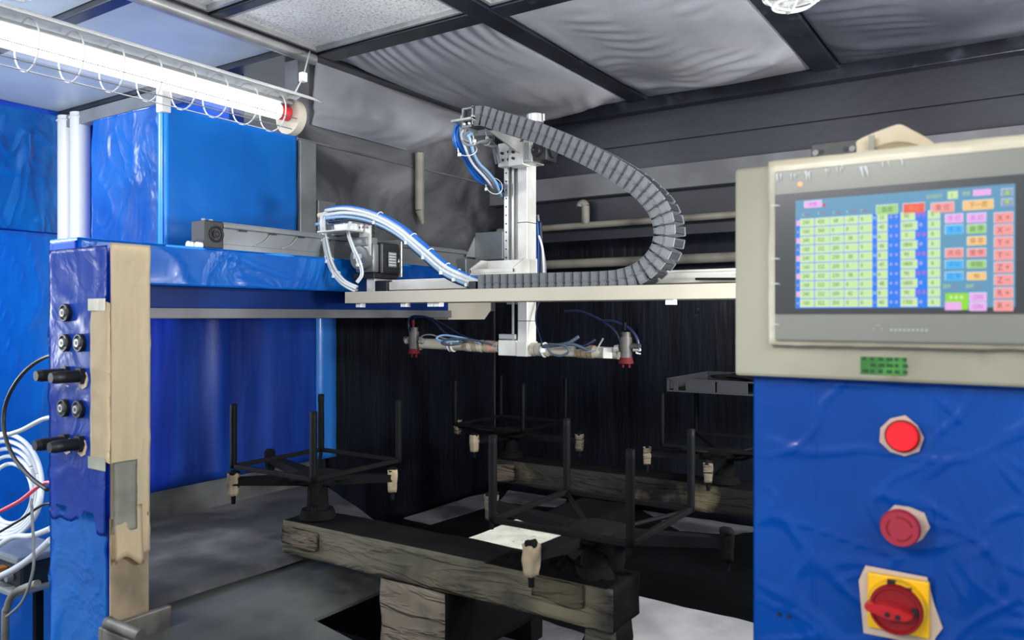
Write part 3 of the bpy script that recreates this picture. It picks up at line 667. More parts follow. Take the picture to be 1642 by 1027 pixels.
obj('base_block', BX(mx0, mx1-.004, ey+.02, c1.y-.005, .10, zbm+.003), 'motor', t)
b = NB(); cyl(b, (-1.49, ey+.03, zt+.012), (-1.49, ey+.03, zt+.04), .010, seg=14); cyl(b, (-1.50, ey+.06, zt+.0), (-1.50, ey+.06, zt+.055), .014, seg=14)
for k in range(3): ring(b, (-1.50, ey+.06, zt+.015+k*.014), (0,0,1), .014, .003, seg=16)
obj('plug', b, mat('green_plug', (50,66,54), .5), t, smooth=True, label='dark green cable plugs')
t = thing('motor_bracket', 'pale folded bracket holding hoses behind the servo motor', 'bracket', (-1.55, 1.5, .22))
b = NB(); q0 = U(535, 372, y=1.50); q1 = U(582, 372, y=1.50)
box(b, q0.x, q1.x, 1.50, 1.504, U(560,372,y=1.5).z, U(560,357,y=1.5).z, .001); box(b, q0.x, q1.x, 1.44, 1.504, U(560,372,y=1.5).z-.004, U(560,372,y=1.5).z, .001)
box(b, q1.x-.02, q1.x+.022, 1.505, 1.51, .16, U(575,352,y=1.5).z, .001); obj('bracket_plate', b, 'alu_white', t)
obj('bracket_post', BX(q0.x-.02, q0.x+.01, 1.51, 1.53, .22, U(520,335,y=1.51).z), 'alu_dark', t)
b = NB()
for k in range(3): cyl(b, (q1.x-.012+k*.011, 1.503, .235), (q1.x-.012+k*.011, 1.50, .235), .003, seg=8)
obj('screw', b, 'bolt', t)

# ------------------------------------------------------------------ vertical arm
YC = 1.68
cxa = U(808, 350, y=YC).x; cxb = U(828, 350, y=YC).x; cxc = U(830, 350, y=YC).x; cxd = U(845, 350, y=YC).x
t = thing('vertical_arm', 'aluminium vertical arm of the gantry with gearbox on top', 'robot arm', (cxb, YC+.02, -.1))
ztopc = U(835, 232, y=YC).z; zend = U(830, 570, y=YC).z
b = NB(); box(b, cxc, cxd, YC, YC+.045, zend, ztopc-.03, .0015); obj('square_tube', b, 'alu_white', t)
b = NB(); box(b, cxa, cxb, YC+.012, YC+.045, zend+.03, ztopc-.03, .0015); box(b, cxa, cxa+.014, YC, YC+.012, .10, ztopc-.03, .001); box(b, cxa+.022, cxb-.010, YC+.003, YC+.012, zend+.035, ztopc-.03, .001)
obj('guide_rail', b, 'alu', t)
b = NB()
for k in range(12): cyl(b, (cxa+.007, YC-.001, .13+k*.022), (cxa+.007, YC+.001, .13+k*.022), .0022, seg=8)
obj('rail_screw', b, 'rubber', t)
obj('dust_strip', BX(cxa+.002, cxb, YC+.006, YC+.012, zend+.05, .03), 'black', t, label='sooty strip on the lower rail')
b = NB(); c = U(852, 300, y=YC); zj = U(835, 357, y=YC).z; box(b, cxc-.0006, cxd+.0008, YC-.0006, YC+.0455, zj-.0008, zj+.0008, 0); zj = U(835, 515, y=YC).z; box(b, cxc-.0006, cxd+.0008, YC-.0006, YC+.0455, zj-.0008, zj+.0008, 0)
obj('joint_line', b, 'black', t)
# gearbox
za, zb2 = U(820, 267, y=1.66).z, U(820, 233, y=1.66).z
ga, gb_, gc, gd, ge = [U(p, 250, y=1.655).x for p in (800, 820, 844, 858, 872)]
obj('carriage_plate', BX(ga, gb_, 1.65, 1.672, za, zb2+.006), 'alu_white', t)
obj('carriage_plate', BX(gb_, gc, 1.64, 1.675, za-.004, zb2), 'alu_white', t)
b = NB()
for (px, py) in ((805,246),(816,244),(805,257),(816,256),(823,244),(823,254)):
    c = U(px, py, y=1.648 if px < 820 else 1.638); cyl(b, (c.x, c.y-.004, c.z), (c.x, c.y+.004, c.z), .0035, seg=10)
obj('bolt', b, 'rubber', t, smooth=True)
b = NB(); box(b, gc, gd, 1.64, 1.70, za, zb2+.004, .002)
for k in range(5): box(b, gc+.004+k*.0035, gc+.0055+k*.0035, 1.637, 1.64, za+.008, zb2-.004)
obj('gearbox', b, ['alu'], t)
obj('gearbox_top', BX(gc-.004, gd+.002, 1.645, 1.69, zb2+.005, zb2+.016), 'alu_white', t)
b = NB(); box(b, gd, ge+.012, 1.645, 1.70, za+.002, zb2+.002, .004); cyl(b, (ge+.012, 1.672, (za+zb2)/2), (ge+.020, 1.672, (za+zb2)/2), .017, seg=20)
cyl(b, (gd+.012, 1.645, (za+zb2)/2), (gd+.012, 1.639, (za+zb2)/2), .014, seg=20); ring(b, (gd+.012, 1.639, (za+zb2)/2), (0,1,0), .009, .002)
obj('gear_motor', b, 'motor', t, smooth=True)
c = U(858, 190, y=1.70); b = NB(); cyl(b, (c.x, 1.70, c.z-.012), (c.x, 1.70, c.z+.008), .022, seg=20); ring(b, (c.x, 1.70, c.z+.008), (0,0,1), .02, .002); cyl(b, (c.x+.026, 1.70, c.z-.01), (c.x+.026, 1.70, c.z+.008), .003, seg=8)
obj('motor_cap', b, 'alu', t, smooth=True)
c2 = U(832, 225, y=1.70); b = NB(); box(b, c2.x-.014, c2.x+.024, 1.685, 1.715, zb2-.01, c.z-.012, .002); obj('motor_neck', b, 'alu_dark', t)
# bracket reaching forward to the chain end
bx0 = U(745, 190, y=1.475).x
bz = U(745, 199, y=1.475).z
b = NB(); prism(b, [(1.44, bz+.008), (1.44, bz-.002), (1.68, bz-.055), (1.72, bz-.055), (1.72, bz-.020), (1.66, bz+.004)], bx0+.045, bx0+.049, 'x')
box(b, bx0-.014, bx0+.049, 1.440, 1.475, bz-.001, bz+.004, .0005); obj('chain_bracket', b, 'alu', t)
# carriage on the crossbeam
sa, sb = U(753, 430, y=1.53).x, U(835, 430, y=1.53).x
zc0 = U(790, 438, y=1.53).z; zc1 = U(790, 417, y=1.53).z
b = NB(); box(b, sa, sb-.018, 1.53, 1.534, zc0, zc0+.010, .001); box(b, sa, sb, 1.53, 1.66, zc0-.005, zc0, .001); box(b, sa, sb, 1.60, 1.605, zc0, zc1+.004, .001)
prism(b, [(1.53, zc0), (1.53, zc0+.012), (1.575, zc1+.004), (1.605, zc1+.004), (1.605, zc0)], sa, sa+.004, 'x'); prism(b, [(1.53, zc0), (1.53, zc0+.012), (1.575, zc1+.004), (1.605, zc1+.004), (1.605, zc0)], sb-.022, sb-.018, 'x')
obj('saddle_bracket', b, 'alu_white', t)
b = NB(); box(b, sa+.01, sb+.03, 1.535, 1.66, .0965, zc0-.006, .001); obj('saddle_plate', b, 'cream', t)
obj('slide_block', BX(cxa, cxd, 1.66, YC+.0, .06, .11), 'alu_dark', t)
# end block at the bottom
e0, e1 = U(800, 550, y=YC).x, U(843, 550, y=YC).x; ez0, ez1 = U(820, 571, y=YC).z, U(820, 546, y=YC).z
obj('end_clamp', BX(e0, cxc-.0005, YC-.004, YC+.04, ez0, ez1), 'alu_white', t); obj('end_clamp', BX(e0, cxb-.002, YC-.002, YC+.03, ez1+.002, ez1+.016), 'alu', t)
obj('end_cap', BX(cxc-.001, cxd+.003, YC-.006, YC+.048, zend-.003, zend+.035), 'alu_white', t)
# spray bar: two horizontal pipes
t = thing('spray_bar', 'pale horizontal spray bar clamped to the foot of the vertical arm', 'spray bar', (cxb, YC+.02, -.12))
l0, l1 = U(672, 551, y=YC+.018), U(802, 557, y=YC+.018)
r0, r1 = U(846, 560, y=YC+.018), U(992, 567, y=YC+.018)
obj('left_pipe', cyl(NB(), l0, l1, .0145, seg=20), 'cream', t, smooth=True); obj('right_pipe', cyl(NB(), r0, r1, .0145, seg=20), 'cream', t, smooth=True)
obj('core_rod', cyl(NB(), l1, r0, .010, seg=12), 'alu', t, smooth=True)
d = (l1-l0).normalized()
for k, f in enumerate((.0, .44, .62, .66, .72, .78, .86)):
    p = l0.lerp(l1, f); obj('collar' if k == 0 else 'tape_wrap', cyl(NB(), p-d*.006, p+d*.006, .0185 if k == 0 else .0165, seg=20), 'alu' if k == 0 else ('cream' if k % 2 else 'tape_dirty'), t, smooth=True)
p = l0.lerp(l1, .9); obj('tape_wrap', cyl(NB(), p-d*.014, p+d*.014, .0162, seg=20), mat('pink_stained_tape', (196,150,136), .6), t, smooth=True)
for f in (.08, .14, .22, .6, .66, .72):
    p = r0.lerp(r1, f); obj('tape_wrap', cyl(NB(), p-d*.007, p+d*.007, .0165, seg=20), 'tape_dirty' if f > .5 else 'cream', t, smooth=True)
c = U(974, 566, y=YC); obj('end_block', BX(c.x-.012, c.x+.012, YC-.002, YC+.036, c.z-.014, c.z+.012), 'alu_white', t)
for f in (.41, .45): p = l0.lerp(l1, f); obj('cable_tie', ring(NB(), p, d, .0175, .0022), 'white', t)
p = r0.lerp(r1, .2); obj('cable_tie', ring(NB(), p, d, .0175, .0025), 'white', t); p = r0.lerp(r1, .21); obj('cable_tie', blob(p+Vector((0,-.018,.0)), .009, seed=3, sub=2), 'white', t)
# spray guns
def gun(px, py, lab, flip):
    c = U(px, py, y=YC-.0)
    t = thing('spray_gun', lab, 'spray gun', (c.x, c.y, c.z-.05), 'spray guns')
    b = NB(); cyl(b, c+Vector((0,0,-.02)), c+Vector((0,0,.028)), .014, seg=16); cyl(b, c+Vector((0,0,.028)), c+Vector((0,0,.040)), .011, seg=16); cyl(b, c+Vector((-.012,0,.006)), c+Vector((-.035*flip,0,.006)), .008, seg=12)
    obj('gun_body', b, 'gungrey', t, smooth=True)
    b = NB(); cyl(b, c+Vector((0,0,-.034)), c+Vector((0,0,-.02)), .018, .015, seg=20); cyl(b, c+Vector((.008,0,-.044)), c+Vector((.008,0,-.034)), .003, seg=8); cyl(b, c+Vector((-.008,0,-.044)), c+Vector((-.008,0,-.034)), .003, seg=8)
    obj('air_cap', b, 'gunred', t, smooth=True, label='red air cap')
    b = NB(); cyl(b, c+Vector((-.026,-.004,.0)), c+Vector((-.016,-.004,.002)), .009, seg=12); obj('knob', b, 'alu', t, smooth=True); b = NB(); cyl(b, c+Vector((.02,0,.0)), c+Vector((.034,0,.0)), .006, seg=12); obj('knob', b, 'alu', t, smooth=True)
    b = NB(); cyl(b, c+Vector((-.004,0,.045)), c+Vector((-.004,0,.062)), .005, seg=10); obj('hose_fitting', b, 'gunred' if flip > 0 else 'black', t, smooth=True)
    return c
cL = gun(664, 548, 'spray gun with red fittings at the left end of the spray bar', 1)
cR = gun(1004, 560, 'darker spray gun at the right end of the spray bar', -1)
def S(px, py, y=YC): return U(px, py, y=y)
t = thing('gun_hoses', 'thin tangled air hoses tied along the left half of the spray bar', 'hose', S(720, 560))
hose('hose', [S(663,528), S(664,512), S(680,508), S(710,520), S(740,538), S(775,550,1.67)], .0028, 'hose_db', t)
hose('hose', [S(660,545), S(655,520), S(662,508), S(690,512), S(716,536), S(745,545,1.67)], .0035, 'hose_db', t)
hose('hose', [S(673,551), S(676,540,1.67), S(690,537,1.665), S(712,543,1.665), S(740,547,1.665)], .002, 'hose_g', t)
hose('hose', [S(770,550,1.665), S(740,542,1.66), S(712,538,1.66), S(700,543,1.655), S(712,548,1.655), S(735,548,1.66)], .003, 'hose_lb', t)
hose('hose', [S(790,553,1.665), S(760,546,1.66), S(725,544,1.655), S(708,550,1.65), S(722,554,1.65), S(740,550,1.66)], .003, 'hose_dim', t)
t = thing('gun_hoses', 'thin air hoses curling up from the right half of the spray bar', 'hose', S(920, 560))
hose('hose', [S(870,556,1.66), S(892,554,1.655), S(912,550,1.655), S(928,540,1.66)], .0045, 'hose_dim', t)
hose('hose', [S(878,558,1.65), S(885,568,1.65), S(900,571,1.65), S(912,564,1.65), S(905,555,1.65), S(880,552,1.65)], .003, 'hose_dim', t)
hose('hose', [S(905,553,1.655), S(920,553,1.655), S(938,560,1.655), S(945,562,1.655)], .004, 'hose_dim', t)
hose('hose', [S(925,558,1.66), S(942,553,1.66), S(955,545,1.665)], .004, 'hose_db', t)
hose('hose', [S(940,564,1.655), S(955,562,1.655), S(963,550,1.66), S(967,543,1.66)], .0022, 'hose_g', t)
hose('hose', [S(998,565,1.67), S(994,545), S(985,530), S(960,512), S(930,500), S(905,500)], .0035, 'hose_db', t)
hose('hose', [S(1024,565), S(1022,545), S(1010,528), S(985,516), S(965,515)], .004, 'hose_db', t)
hose('hose', [S(868,556,1.66), S(868,548,1.66), S(860,520,1.68), S(860,500,1.70), S(866,480,1.72)], .002, 'hose_db', t)
hose('hose', [S(1015,563), S(1022,558), S(1027,562), S(1020,566), S(1027,568)], .0018, 'hose_w', t)

# ------------------------------------------------------------------ cable chain
CY = 1.452; CW = .058; PITCH = .0208; CH = .045
path_px = [(760,186),(775,186),(800,194),(850,209),(900,229),(950,253),(990,275),(1025,300),(1052,330),(1064,362),(1062,392),(1048,418),(1025,438),(995,449),(960,452.5),(900,453.8),(830,455.2),(762,456.5)]
cp = smooth_path([U(a, b, y=CY) for a, b in path_px], 24)
t = thing('cable_chain', 'grey plastic cable drag chain looping from arm top to crossbeam', 'cable chain', (-.9, CY+CW/2, .06))
L = NB()
def plate(y0, y1):
    h = CH/2; p = PITCH
    prof = [(-p*.50, -h*.86), (-p*.44, -h), (p*.40, -h), (p*.47, -h*.86), (p*.47, h*.86), (p*.40, h), (-p*.44, h), (-p*.50, h*.86)]
    prism(L, prof, y0, y1, 'y')
plate(0, .004); plate(CW-.004, CW)
prism(L, [(-PITCH*.28, CH*.08), (PITCH*.34, CH*.08), (PITCH*.34, CH*.40), (-PITCH*.28, CH*.40)], -.0012, 0, 'y')
prism(L, [(-PITCH*.28, -CH*.40), (PITCH*.34, -CH*.40), (PITCH*.34, -CH*.08), (-PITCH*.28, -CH*.08)], -.0012, 0, 'y')
for f in L.faces: f.material_index = 0
n0 = len(L.faces)
cyl(L, (-PITCH*.5, -.0022, 0), (-PITCH*.5, .001, 0), .0030, seg=10, mi=1)
box(L, -PITCH*.5-.0008, -PITCH*.5+.0008, -.0016, .0, -CH*.5, -CH*.07, 0, mi=1); box(L, -PITCH*.5-.0008, -PITCH*.5+.0008, -.0016, 0, CH*.07, CH*.5, 0, mi=1)
box(L, -PITCH*.30, PITCH*.30, .003, CW-.003, CH*.5-.006, CH*.5-.001, .001, mi=1); box(L, -PITCH*.30, PITCH*.30, .003, CW-.003, -CH*.5+.001, -CH*.5+.006, .001, mi=1)
bmesh.ops.recalc_face_normals(L, faces=L.faces)
lm = bpy.data.meshes.new('chain_link'); L.to_mesh(lm); L.free(); lm.materials.append(M['chain']); lm.materials.append(M['chain_dark'])
acc = 0.; nxt = PITCH/2; tw = wloc(t)
for i in range(len(cp)-1):
    a, b_ = cp[i], cp[i+1]; seg = (b_-a).length
    while acc+seg >= nxt:
        q = a.lerp(b_, (nxt-acc)/seg); dd = (b_-a).normalized()
        o = bpy.data.objects.new('chain_link', lm); COL.objects.link(o); o.parent = t
        o.location = Vector((q.x, q.y, q.z+H))-tw; o.rotation_euler = (0, -math.atan2(dd.z, dd.x), 0); nxt += PITCH
    acc += seg
e = cp[0]; b = NB(); w = .004
box(b, e.x-.034, e.x-.030, CY, CY+CW, e.z-.024, e.z+.022, .001); box(b, e.x-.006, e.x-.001, CY-.002, CY, e.z-.024, e.z+.024, .0005)
box(b, e.x-.034, e.x-.001, CY-.002, CY, e.z-.024, e.z-.019, .0005); box(b, e.x-.034, e.x-.001, CY-.002, CY, e.z+.018, e.z+.022, .0005); box(b, e.x-.034, e.x-.030, CY-.002, CY, e.z-.02, e.z+.02, .0005)
obj('end_bracket', b, 'alu_dark', t)
obj('end_core', BX(e.x-.029, e.x-.004, CY+.006, CY+CW-.004, e.z-.020, e.z+.018), 'chain_dark', t)
b = NB(); cyl(b, (e.x-.036, CY+.004, e.z+.0), (e.x-.034, CY+.004, e.z+.0), .008, seg=14); cyl(b, (e.x-.026, CY-.004, e.z-.016), (e.x-.026, CY, e.z-.016), .003, seg=8); cyl(b, (e.x-.012, CY-.004, e.z-.016), (e.x-.012, CY, e.z-.016), .003, seg=8); obj('screw', b, 'white', t, smooth=True)
e2 = cp[-1]; obj('end_bracket', BX(e2.x-.02, e2.x, CY, CY+CW, e2.z-.018, e2.z+.008), 'chain_dark', t)

# ------------------------------------------------------------------ hose bundles
def bundle(name, lab, centre, specs, ties, spread, base):
    """centre: list of points; specs: (material, radius, offset a, offset b)"""
    t = thing(name, lab, 'hose', base); cpth = smooth_path(centre, 10); n = len(cpth)
    fr = []
    for i in range(n):
        d = (cpth[min(i+1,n-1)]-cpth[max(i-1,0)]).normalized(); a = Vector((0,1,0)); a = (a-d*a.dot(d)).normalized(); fr.append((a, a.cross(d).normalized(), d))
    for k, (m, r, oa, ob) in enumerate(specs):
        pts = []
        for i in range(n):
            tt = i/(n-1); sp = spread(tt); w = .15*math.sin(tt*9+k*2)
            pts.append(cpth[i]+fr[i][0]*(oa+w*.006)*sp+fr[i][1]*(ob+w*.008)*sp)
        obj('hose', tube(NB(), pts, r, 8), m, t)
    R = max(abs(s[3]) for s in specs)+.004
    for f in ties:
        i = int(f*(n-1)); sp = spread(f); b = NB(); a, b2, d = fr[i]
        pts = [cpth[i]+(a*math.cos(th)*(R*.7)+b2*math.sin(th)*R)*max(.75, sp*.9) for th in [j*2*math.pi/18 for j in range(18)]]
        tube(b, pts, .0013, 6, closed=True); hd = cpth[i]-a*(R*.72)*max(.75, sp*.9)+b2*R*.5; box(b, hd.x-.004, hd.x+.004, hd.y-.004, hd.y+.002, hd.z-.004, hd.z+.004, .001)
        cyl(b, hd, hd+Vector((-.003,-.004,.016)), .0012, seg=5)
        obj('cable_tie', b, 'white', t)
    return t
ctr = [U(528,344,y=1.49), U(560,341,y=1.485), U(600,349,y=1.48), U(640,369,y=1.475), U(680,402,y=1.47), U(715,432,y=1.47), U(745,447,y=1.478), U(770,456,y=1.485)]
specs = [('hose_lb',.0045,-.010,.010),('hose_w',.005,-.012,.002),('hose_w',.005,-.010,-.007),('hose_b',.0045,.0,-.013),('hose_b',.0045,.008,-.008),('hose_b',.0045,-.004,-.012),('hose_b',.0045,.010,.0),('hose_g',.0045,.006,.010),('hose_w',.0045,-.002,.006),('hose_b',.004,.002,.015),('hose_db',.004,-.002,.017)]
bundle('hose_bundle', 'arched bundle of white and blue hoses tied over the servo motor', ctr, specs, (.32, .5, .6, .72, .8, .9), lambda s: 1.15-.35*s, U(650, 450, y=1.48))
ctr = [U(540,347,y=1.49), U(522,345,y=1.488), U(519,362,y=1.485), U(524,395,y=1.47), U(533,428,y=1.45), U(550,452,y=1.44), U(572,464,y=1.45)]
specs = [('hose_w',.0035,-.004,-.008),('hose_w',.0035,-.006,-.001),('hose_w',.0035,-.004,.006),('hose_w',.003,.004,.003),('hose_g',.0035,.003,-.005)]
bundle('hose_bundle', 'white hoses hanging down left of the servo motor', ctr, specs, (.45, .62, .75), lambda s: 1., U(530, 460, y=1.45))
ctr = [U(575,348,y=1.49), U(563,355,y=1.485), U(558,372,y=1.475), U(565,395,y=1.465), U(576,420,y=1.46), U(580,440,y=1.46), U(572,453,y=1.455)]
bundle('hose_bundle', 'pair of white cables curving beside the servo motor encoder', ctr, [('hose_w',.003,0,-.004),('hose_w',.003,0,.003)], (.3, .7), lambda s: .8, U(570, 450, y=1.46))
t = thing('hose_stub', 'white hose ends held behind the hanging hoses', 'hose', U(515,350,y=1.5))
hose('hose', [U(512,346,y=1.50), U(530,346,y=1.50), U(570,352,y=1.50), U(605,352,y=1.505)], .008, 'tape', t, seg=12)
hose('hose', [U(507,360,y=1.51), U(530,359,y=1.51), U(560,357,y=1.51)], .005, 'hose_lb', t)
# hoses from chain end down behind the arm
ctr = [U(752,204,y=1.49), U(742,215,y=1.49), U(748,238,y=1.51), U(765,268,y=1.57), U(790,296,y=1.64), U(812,315,y=1.74)]
bundle('hose_bundle', 'blue and white hoses dropping from the chain end behind the arm', ctr, [('hose_b',.005,.0,.010),('hose_b',.005,.004,.004),('hose_b',.005,-.002,.016),('hose_w',.0035,-.004,-.002),('hose_lb',.004,.0,-.012),('hose_g',.004,.0,-.006),('hose_b',.0045,.006,.0)], (.42, .82), lambda s: 1.5, U(770, 300, y=1.6))
ctr = [U(742,203,y=1.48), U(744,222,y=1.49), U(755,228,y=1.50), U(775,227,y=1.55), U(792,232,y=1.60), U(796,246,y=1.62), U(800,262,y=1.63)]
bundle('hose_bundle', 'grey cables curling from the chain end to the gearbox plate', ctr, [('hose_g',.0035,0,-.007),('hose_g',.0035,0,0),('hose_g',.0035,0,.007)], (.35, .55), lambda s: 1., U(770, 240, y=1.55))
t = thing('hose_bundle', 'blue and grey hoses dropping right of the vertical arm', 'hose', U(865,440,y=1.74))
for k, m in enumerate(('hose_b','hose_b','hose_db')): hose('hose', [U(858+k*4,355,y=1.74), U(860+k*4,395,y=1.74), U(861+k*3,442,y=1.74)], .0045, m, t)
hose('hose', [U(862,345,y=1.75), U(867,385,y=1.75), U(873,420,y=1.75), U(874,442,y=1.75)], .004, 'hose_g', t); hose('hose', [U(864,378,y=1.73), U(870,400,y=1.73), U(872,442,y=1.73)], .003, 'hose_w', t)
obj('hose_clip', cyl(NB(), U(863,374,y=1.75), U(865,384,y=1.75), .006, seg=10), 'white', t)

# ------------------------------------------------------------------ sooty wrapped beams and supports
def topmat(f): return 1 if f.normal.z > .55 or f.normal.x > .8 else 0
BY0, BY1, BZ0, BZ1 = 1.122, 1.222, -.505, -.437
t = thing('wrapped_beam', 'front sooty tape-wrapped beam carrying two spindle racks', 'beam', (-.94, 1.17, BZ0), 'wrapped beams')
obj('beam_body', wrapbox(-1.335, -.552, BY0, BY1, BZ0, BZ1, cell=.008, amp=.0035, sc=9, seed=1, st=(.5,1,2)), ['soot_tape', 'soot'], t, facemat=topmat)
def flap(x0, x1, z0, z1, seed, y=BY0, amp=.004):
    def f(u, v):
        n = noise.noise(Vector((u*3, v*3, seed)))
        return Vector((x0+u*(x1-x0), y-.006-amp*(1-v)*(.6+n)-.002*n, z0+v*(z1-z0)+.004*math.sin(u*6+seed)*(1-v)))
    return grid(f, 14, 10, .001)
obj('tape_flap', flap(-1.33, -1.22, -.487, -.447, 1), 'soot_tape_light', t, label='peeling pale tape at the left end')
obj('tape_flap', flap(-.70, -.60, -.475, -.437, 7, amp=.002), 'soot_tape', t)
def crum(u, v):
    x = -.80+u*.24; y = BY0-.006+v*.09
    n = noise.noise(Vector((x*40, y*40, 3))); n2 = noise.noise(Vector((x*90, y*90, 6)))
    e = min(1, 5*u)*min(1, 5*(1-u))*min(1, 4*v)*min(1, 5*(1-v))
    return Vector((x, y, BZ1+.002+e*(.008+.018*abs(n)+.006*n2)))
obj('crumpled_tape', grid(crum, 50, 24, .001), 'soot', t)
t = thing('wrapped_beam', 'rear sooty tape-wrapped beam behind the two front racks', 'beam', (-.9, 2.0, BZ0), 'wrapped beams')
obj('beam_body', wrapbox(-1.375, -.30, 1.95, 2.05, BZ0, BZ1, cell=.012, amp=.004, sc=9, seed=4, st=(.5,1,2)), ['soot_tape_dark', 'soot'], t, facemat=topmat)
obj('tape_flap', flap(-1.375, -1.28, -.50, -.445, 2, 1.95), 'soot_tape_light', t)
for k, (xa, xb, ya, yb, lab) in enumerate(((-1.047, -.889, 1.118, 1.93, 'tan tape-wrapped crossbar under the middle of the front beam'), (-.61, -.555, 1.14, 1.20, 'dark wrapped short post under the right end of the front beam'))):
    t = thing('wrapped_crossbar', lab, 'support', ((xa+xb)/2, 1.5, -.72), 'wrapped crossbars')
    obj('crossbar_body', wrapbox(xa, xb, ya, yb, -.65, BZ0-.004, cell=.014, amp=.004, sc=8, seed=9+k, st=(1,.6,1.6)), ['soot_tape_light', 'soot'] if k == 0 else ['soot_tape', 'soot'], t, facemat=topmat)
    if k == 0:
        for yy in (ya+.36, yb-.1): obj('leg', BX(xa+.04, xb-.04, yy, yy+.05, ZB, -.648), 'soot', t)
    obj('leg', BX(xa+.015, xb-.015, ya+.015, ya+.05, ZF, -.648), 'soot', t)
t = thing('floor_stand', 'dark post under the right side of the rear beam', 'support', (-.35, 2.0, ZB))
obj('post', wrapbox(-.39, -.33, 1.97, 2.03, ZB, BZ0-.003, cell=.02, amp=.002), 'soot', t)

# ------------------------------------------------------------------ spindle racks
def clamp(parent, p, ang, tape, seed):
    b = wrapbox(-.0105, .0105, -.0095, .0095, -.030, .018, cell=.006, amp=.0018, sc=40, seed=seed)
    for v in b.verts:
        x, y = v.co.x, v.co.y; k = 1-.18*max(0, -v.co.z/.03)
        v.co.x, v.co.y = p.x+(x*math.cos(ang)-y*math.sin(ang))*k, p.y+(x*math.sin(ang)+y*math.cos(ang))*k; v.co.z += p.z
    c = obj('clamp', b, tape, parent)
    obj('clamp_bolt', cyl(NB(), p+Vector((0,0,-.048)), p+Vector((0,0,-.028)), .0045, .0055, seg=10), 'black', c)
    obj('clamp_top', blob(p+Vector((0,0,.018)), .012, (1,1,.5), .5, 12, seed, 2), 'soot', c)
def rack(cx, cy, zf, arms, half, rod_h, lab, tapes, seed, zbase=BZ1):
    t = thing('spindle_rack', lab, 'rack', (cx, cy, zbase+.004), 'spindle racks')
    w = .0045
    b = NB()
    for s in (-1, 1):
        box(b, cx-half, cx+half, cy+s*half-w, cy+s*half+w, zf-w, zf+w, .001); box(b, cx+s*half-w, cx+s*half+w, cy-half+w, cy+half-w, zf-w, zf+w, .001)
    obj('square_frame', b, 'black', t)
    for sx in (-1, 1):
        for sy in (-1, 1):
            x, y = cx+sx*half, cy+sy*half; r = wrapbox(x-.005, x+.005, y-.005, y+.005, zf-w, zf+rod_h, cell=.012, amp=.0006, sc=40, seed=seed+sx+2*sy)
            obj('rod', r, 'black', t)
    za = zf-.034
    for k, (ang, r) in enumerate(arms):
        a = math.radians(ang); d = Vector((math.cos(a), math.sin(a), 0)); n = Vector((-d.y, d.x, 0))
        b = NB(); pts = []
        for i in range(9):
            f = i/8; q = Vector((cx, cy, za))+d*(r*f); ww = .020-.011*f+.0015*noise.noise(Vector((f*5, k, seed))); hh = .011-.003*f
            pts.append([bm_v for bm_v in (q+n*ww+Vector((0,0,hh)), q-n*ww+Vector((0,0,hh)), q-n*ww-Vector((0,0,hh)), q+n*ww-Vector((0,0,hh)))])
        vs = [[b.verts.new(p) for p in ring_] for ring_ in pts]
        for i in range(8):
            for j in range(4): b.faces.new([vs[i][j], vs[i][(j+1)%4], vs[i+1][(j+1)%4], vs[i+1][j]])
        b.faces.new(vs[0][::-1]); b.faces.new(vs[-1]); bmesh.ops.recalc_face_normals(b, faces=b.faces)
        arm = obj('arm', b, 'black', t)
        clamp(arm, Vector((cx, cy, za))+d*r, a, tapes[k % len(tapes)], seed+k)
        # frame strut joining the frame and the hub
    for sx, sy in ((1,1), (-1,1), (1,-1), (-1,-1)):
        obj('strut', cyl(NB(), (cx+sx*half, cy+sy*half, zf-.002), (cx+sx*.03, cy+sy*.03, za+.008), .0045, seg=6), 'black', t)
    hb = NB(); merge(hb, blob((cx, cy, za+.004), .062, (1,1,.24), .22, 8, seed, 4)); obj('hub', hb, 'soot', t, label='soot-caked hub')
    b = NB(); zb = zbase+.003; cyl(b, (cx, cy, zb), (cx, cy, zb+.018), .040, .034, seg=20); cyl(b, (cx, cy, zb+.018), (cx, cy, za), .024, .020, seg=20)
    obj('spindle', b, 'soot', t, smooth=True)
    return t
rack(-1.28, 1.170, -.318, [(222,.175),(38,.160),(160,.30),(314,.115)], .1225, .132, 'left rack with four upright rods on the front beam', ['tape_dirty','tape_dirty','soot','soot'], 11)
rack(-.607, 1.165, -.333, [(260,.158),(164,.275),(22,.215),(318,.10)], .1225, .138, 'right rack with four upright rods on the front beam', ['tape_dirty','soot_tape','soot','soot'], 23)
rack(-1.33, 2.0, -.33, [(266,.175),(165,.27),(2,.235)], .1225, .135, 'left rack with upright rods on the rear beam', ['tape_dirty','soot_tape_light','soot_tape_light'], 37)
rack(-.66, 2.0, -.33, [(203,.20),(278,.215),(30,.21)], .1225, .135, 'right rear rack carrying the flat dark frame', ['soot_tape_light','soot_tape_light','soot'], 41)
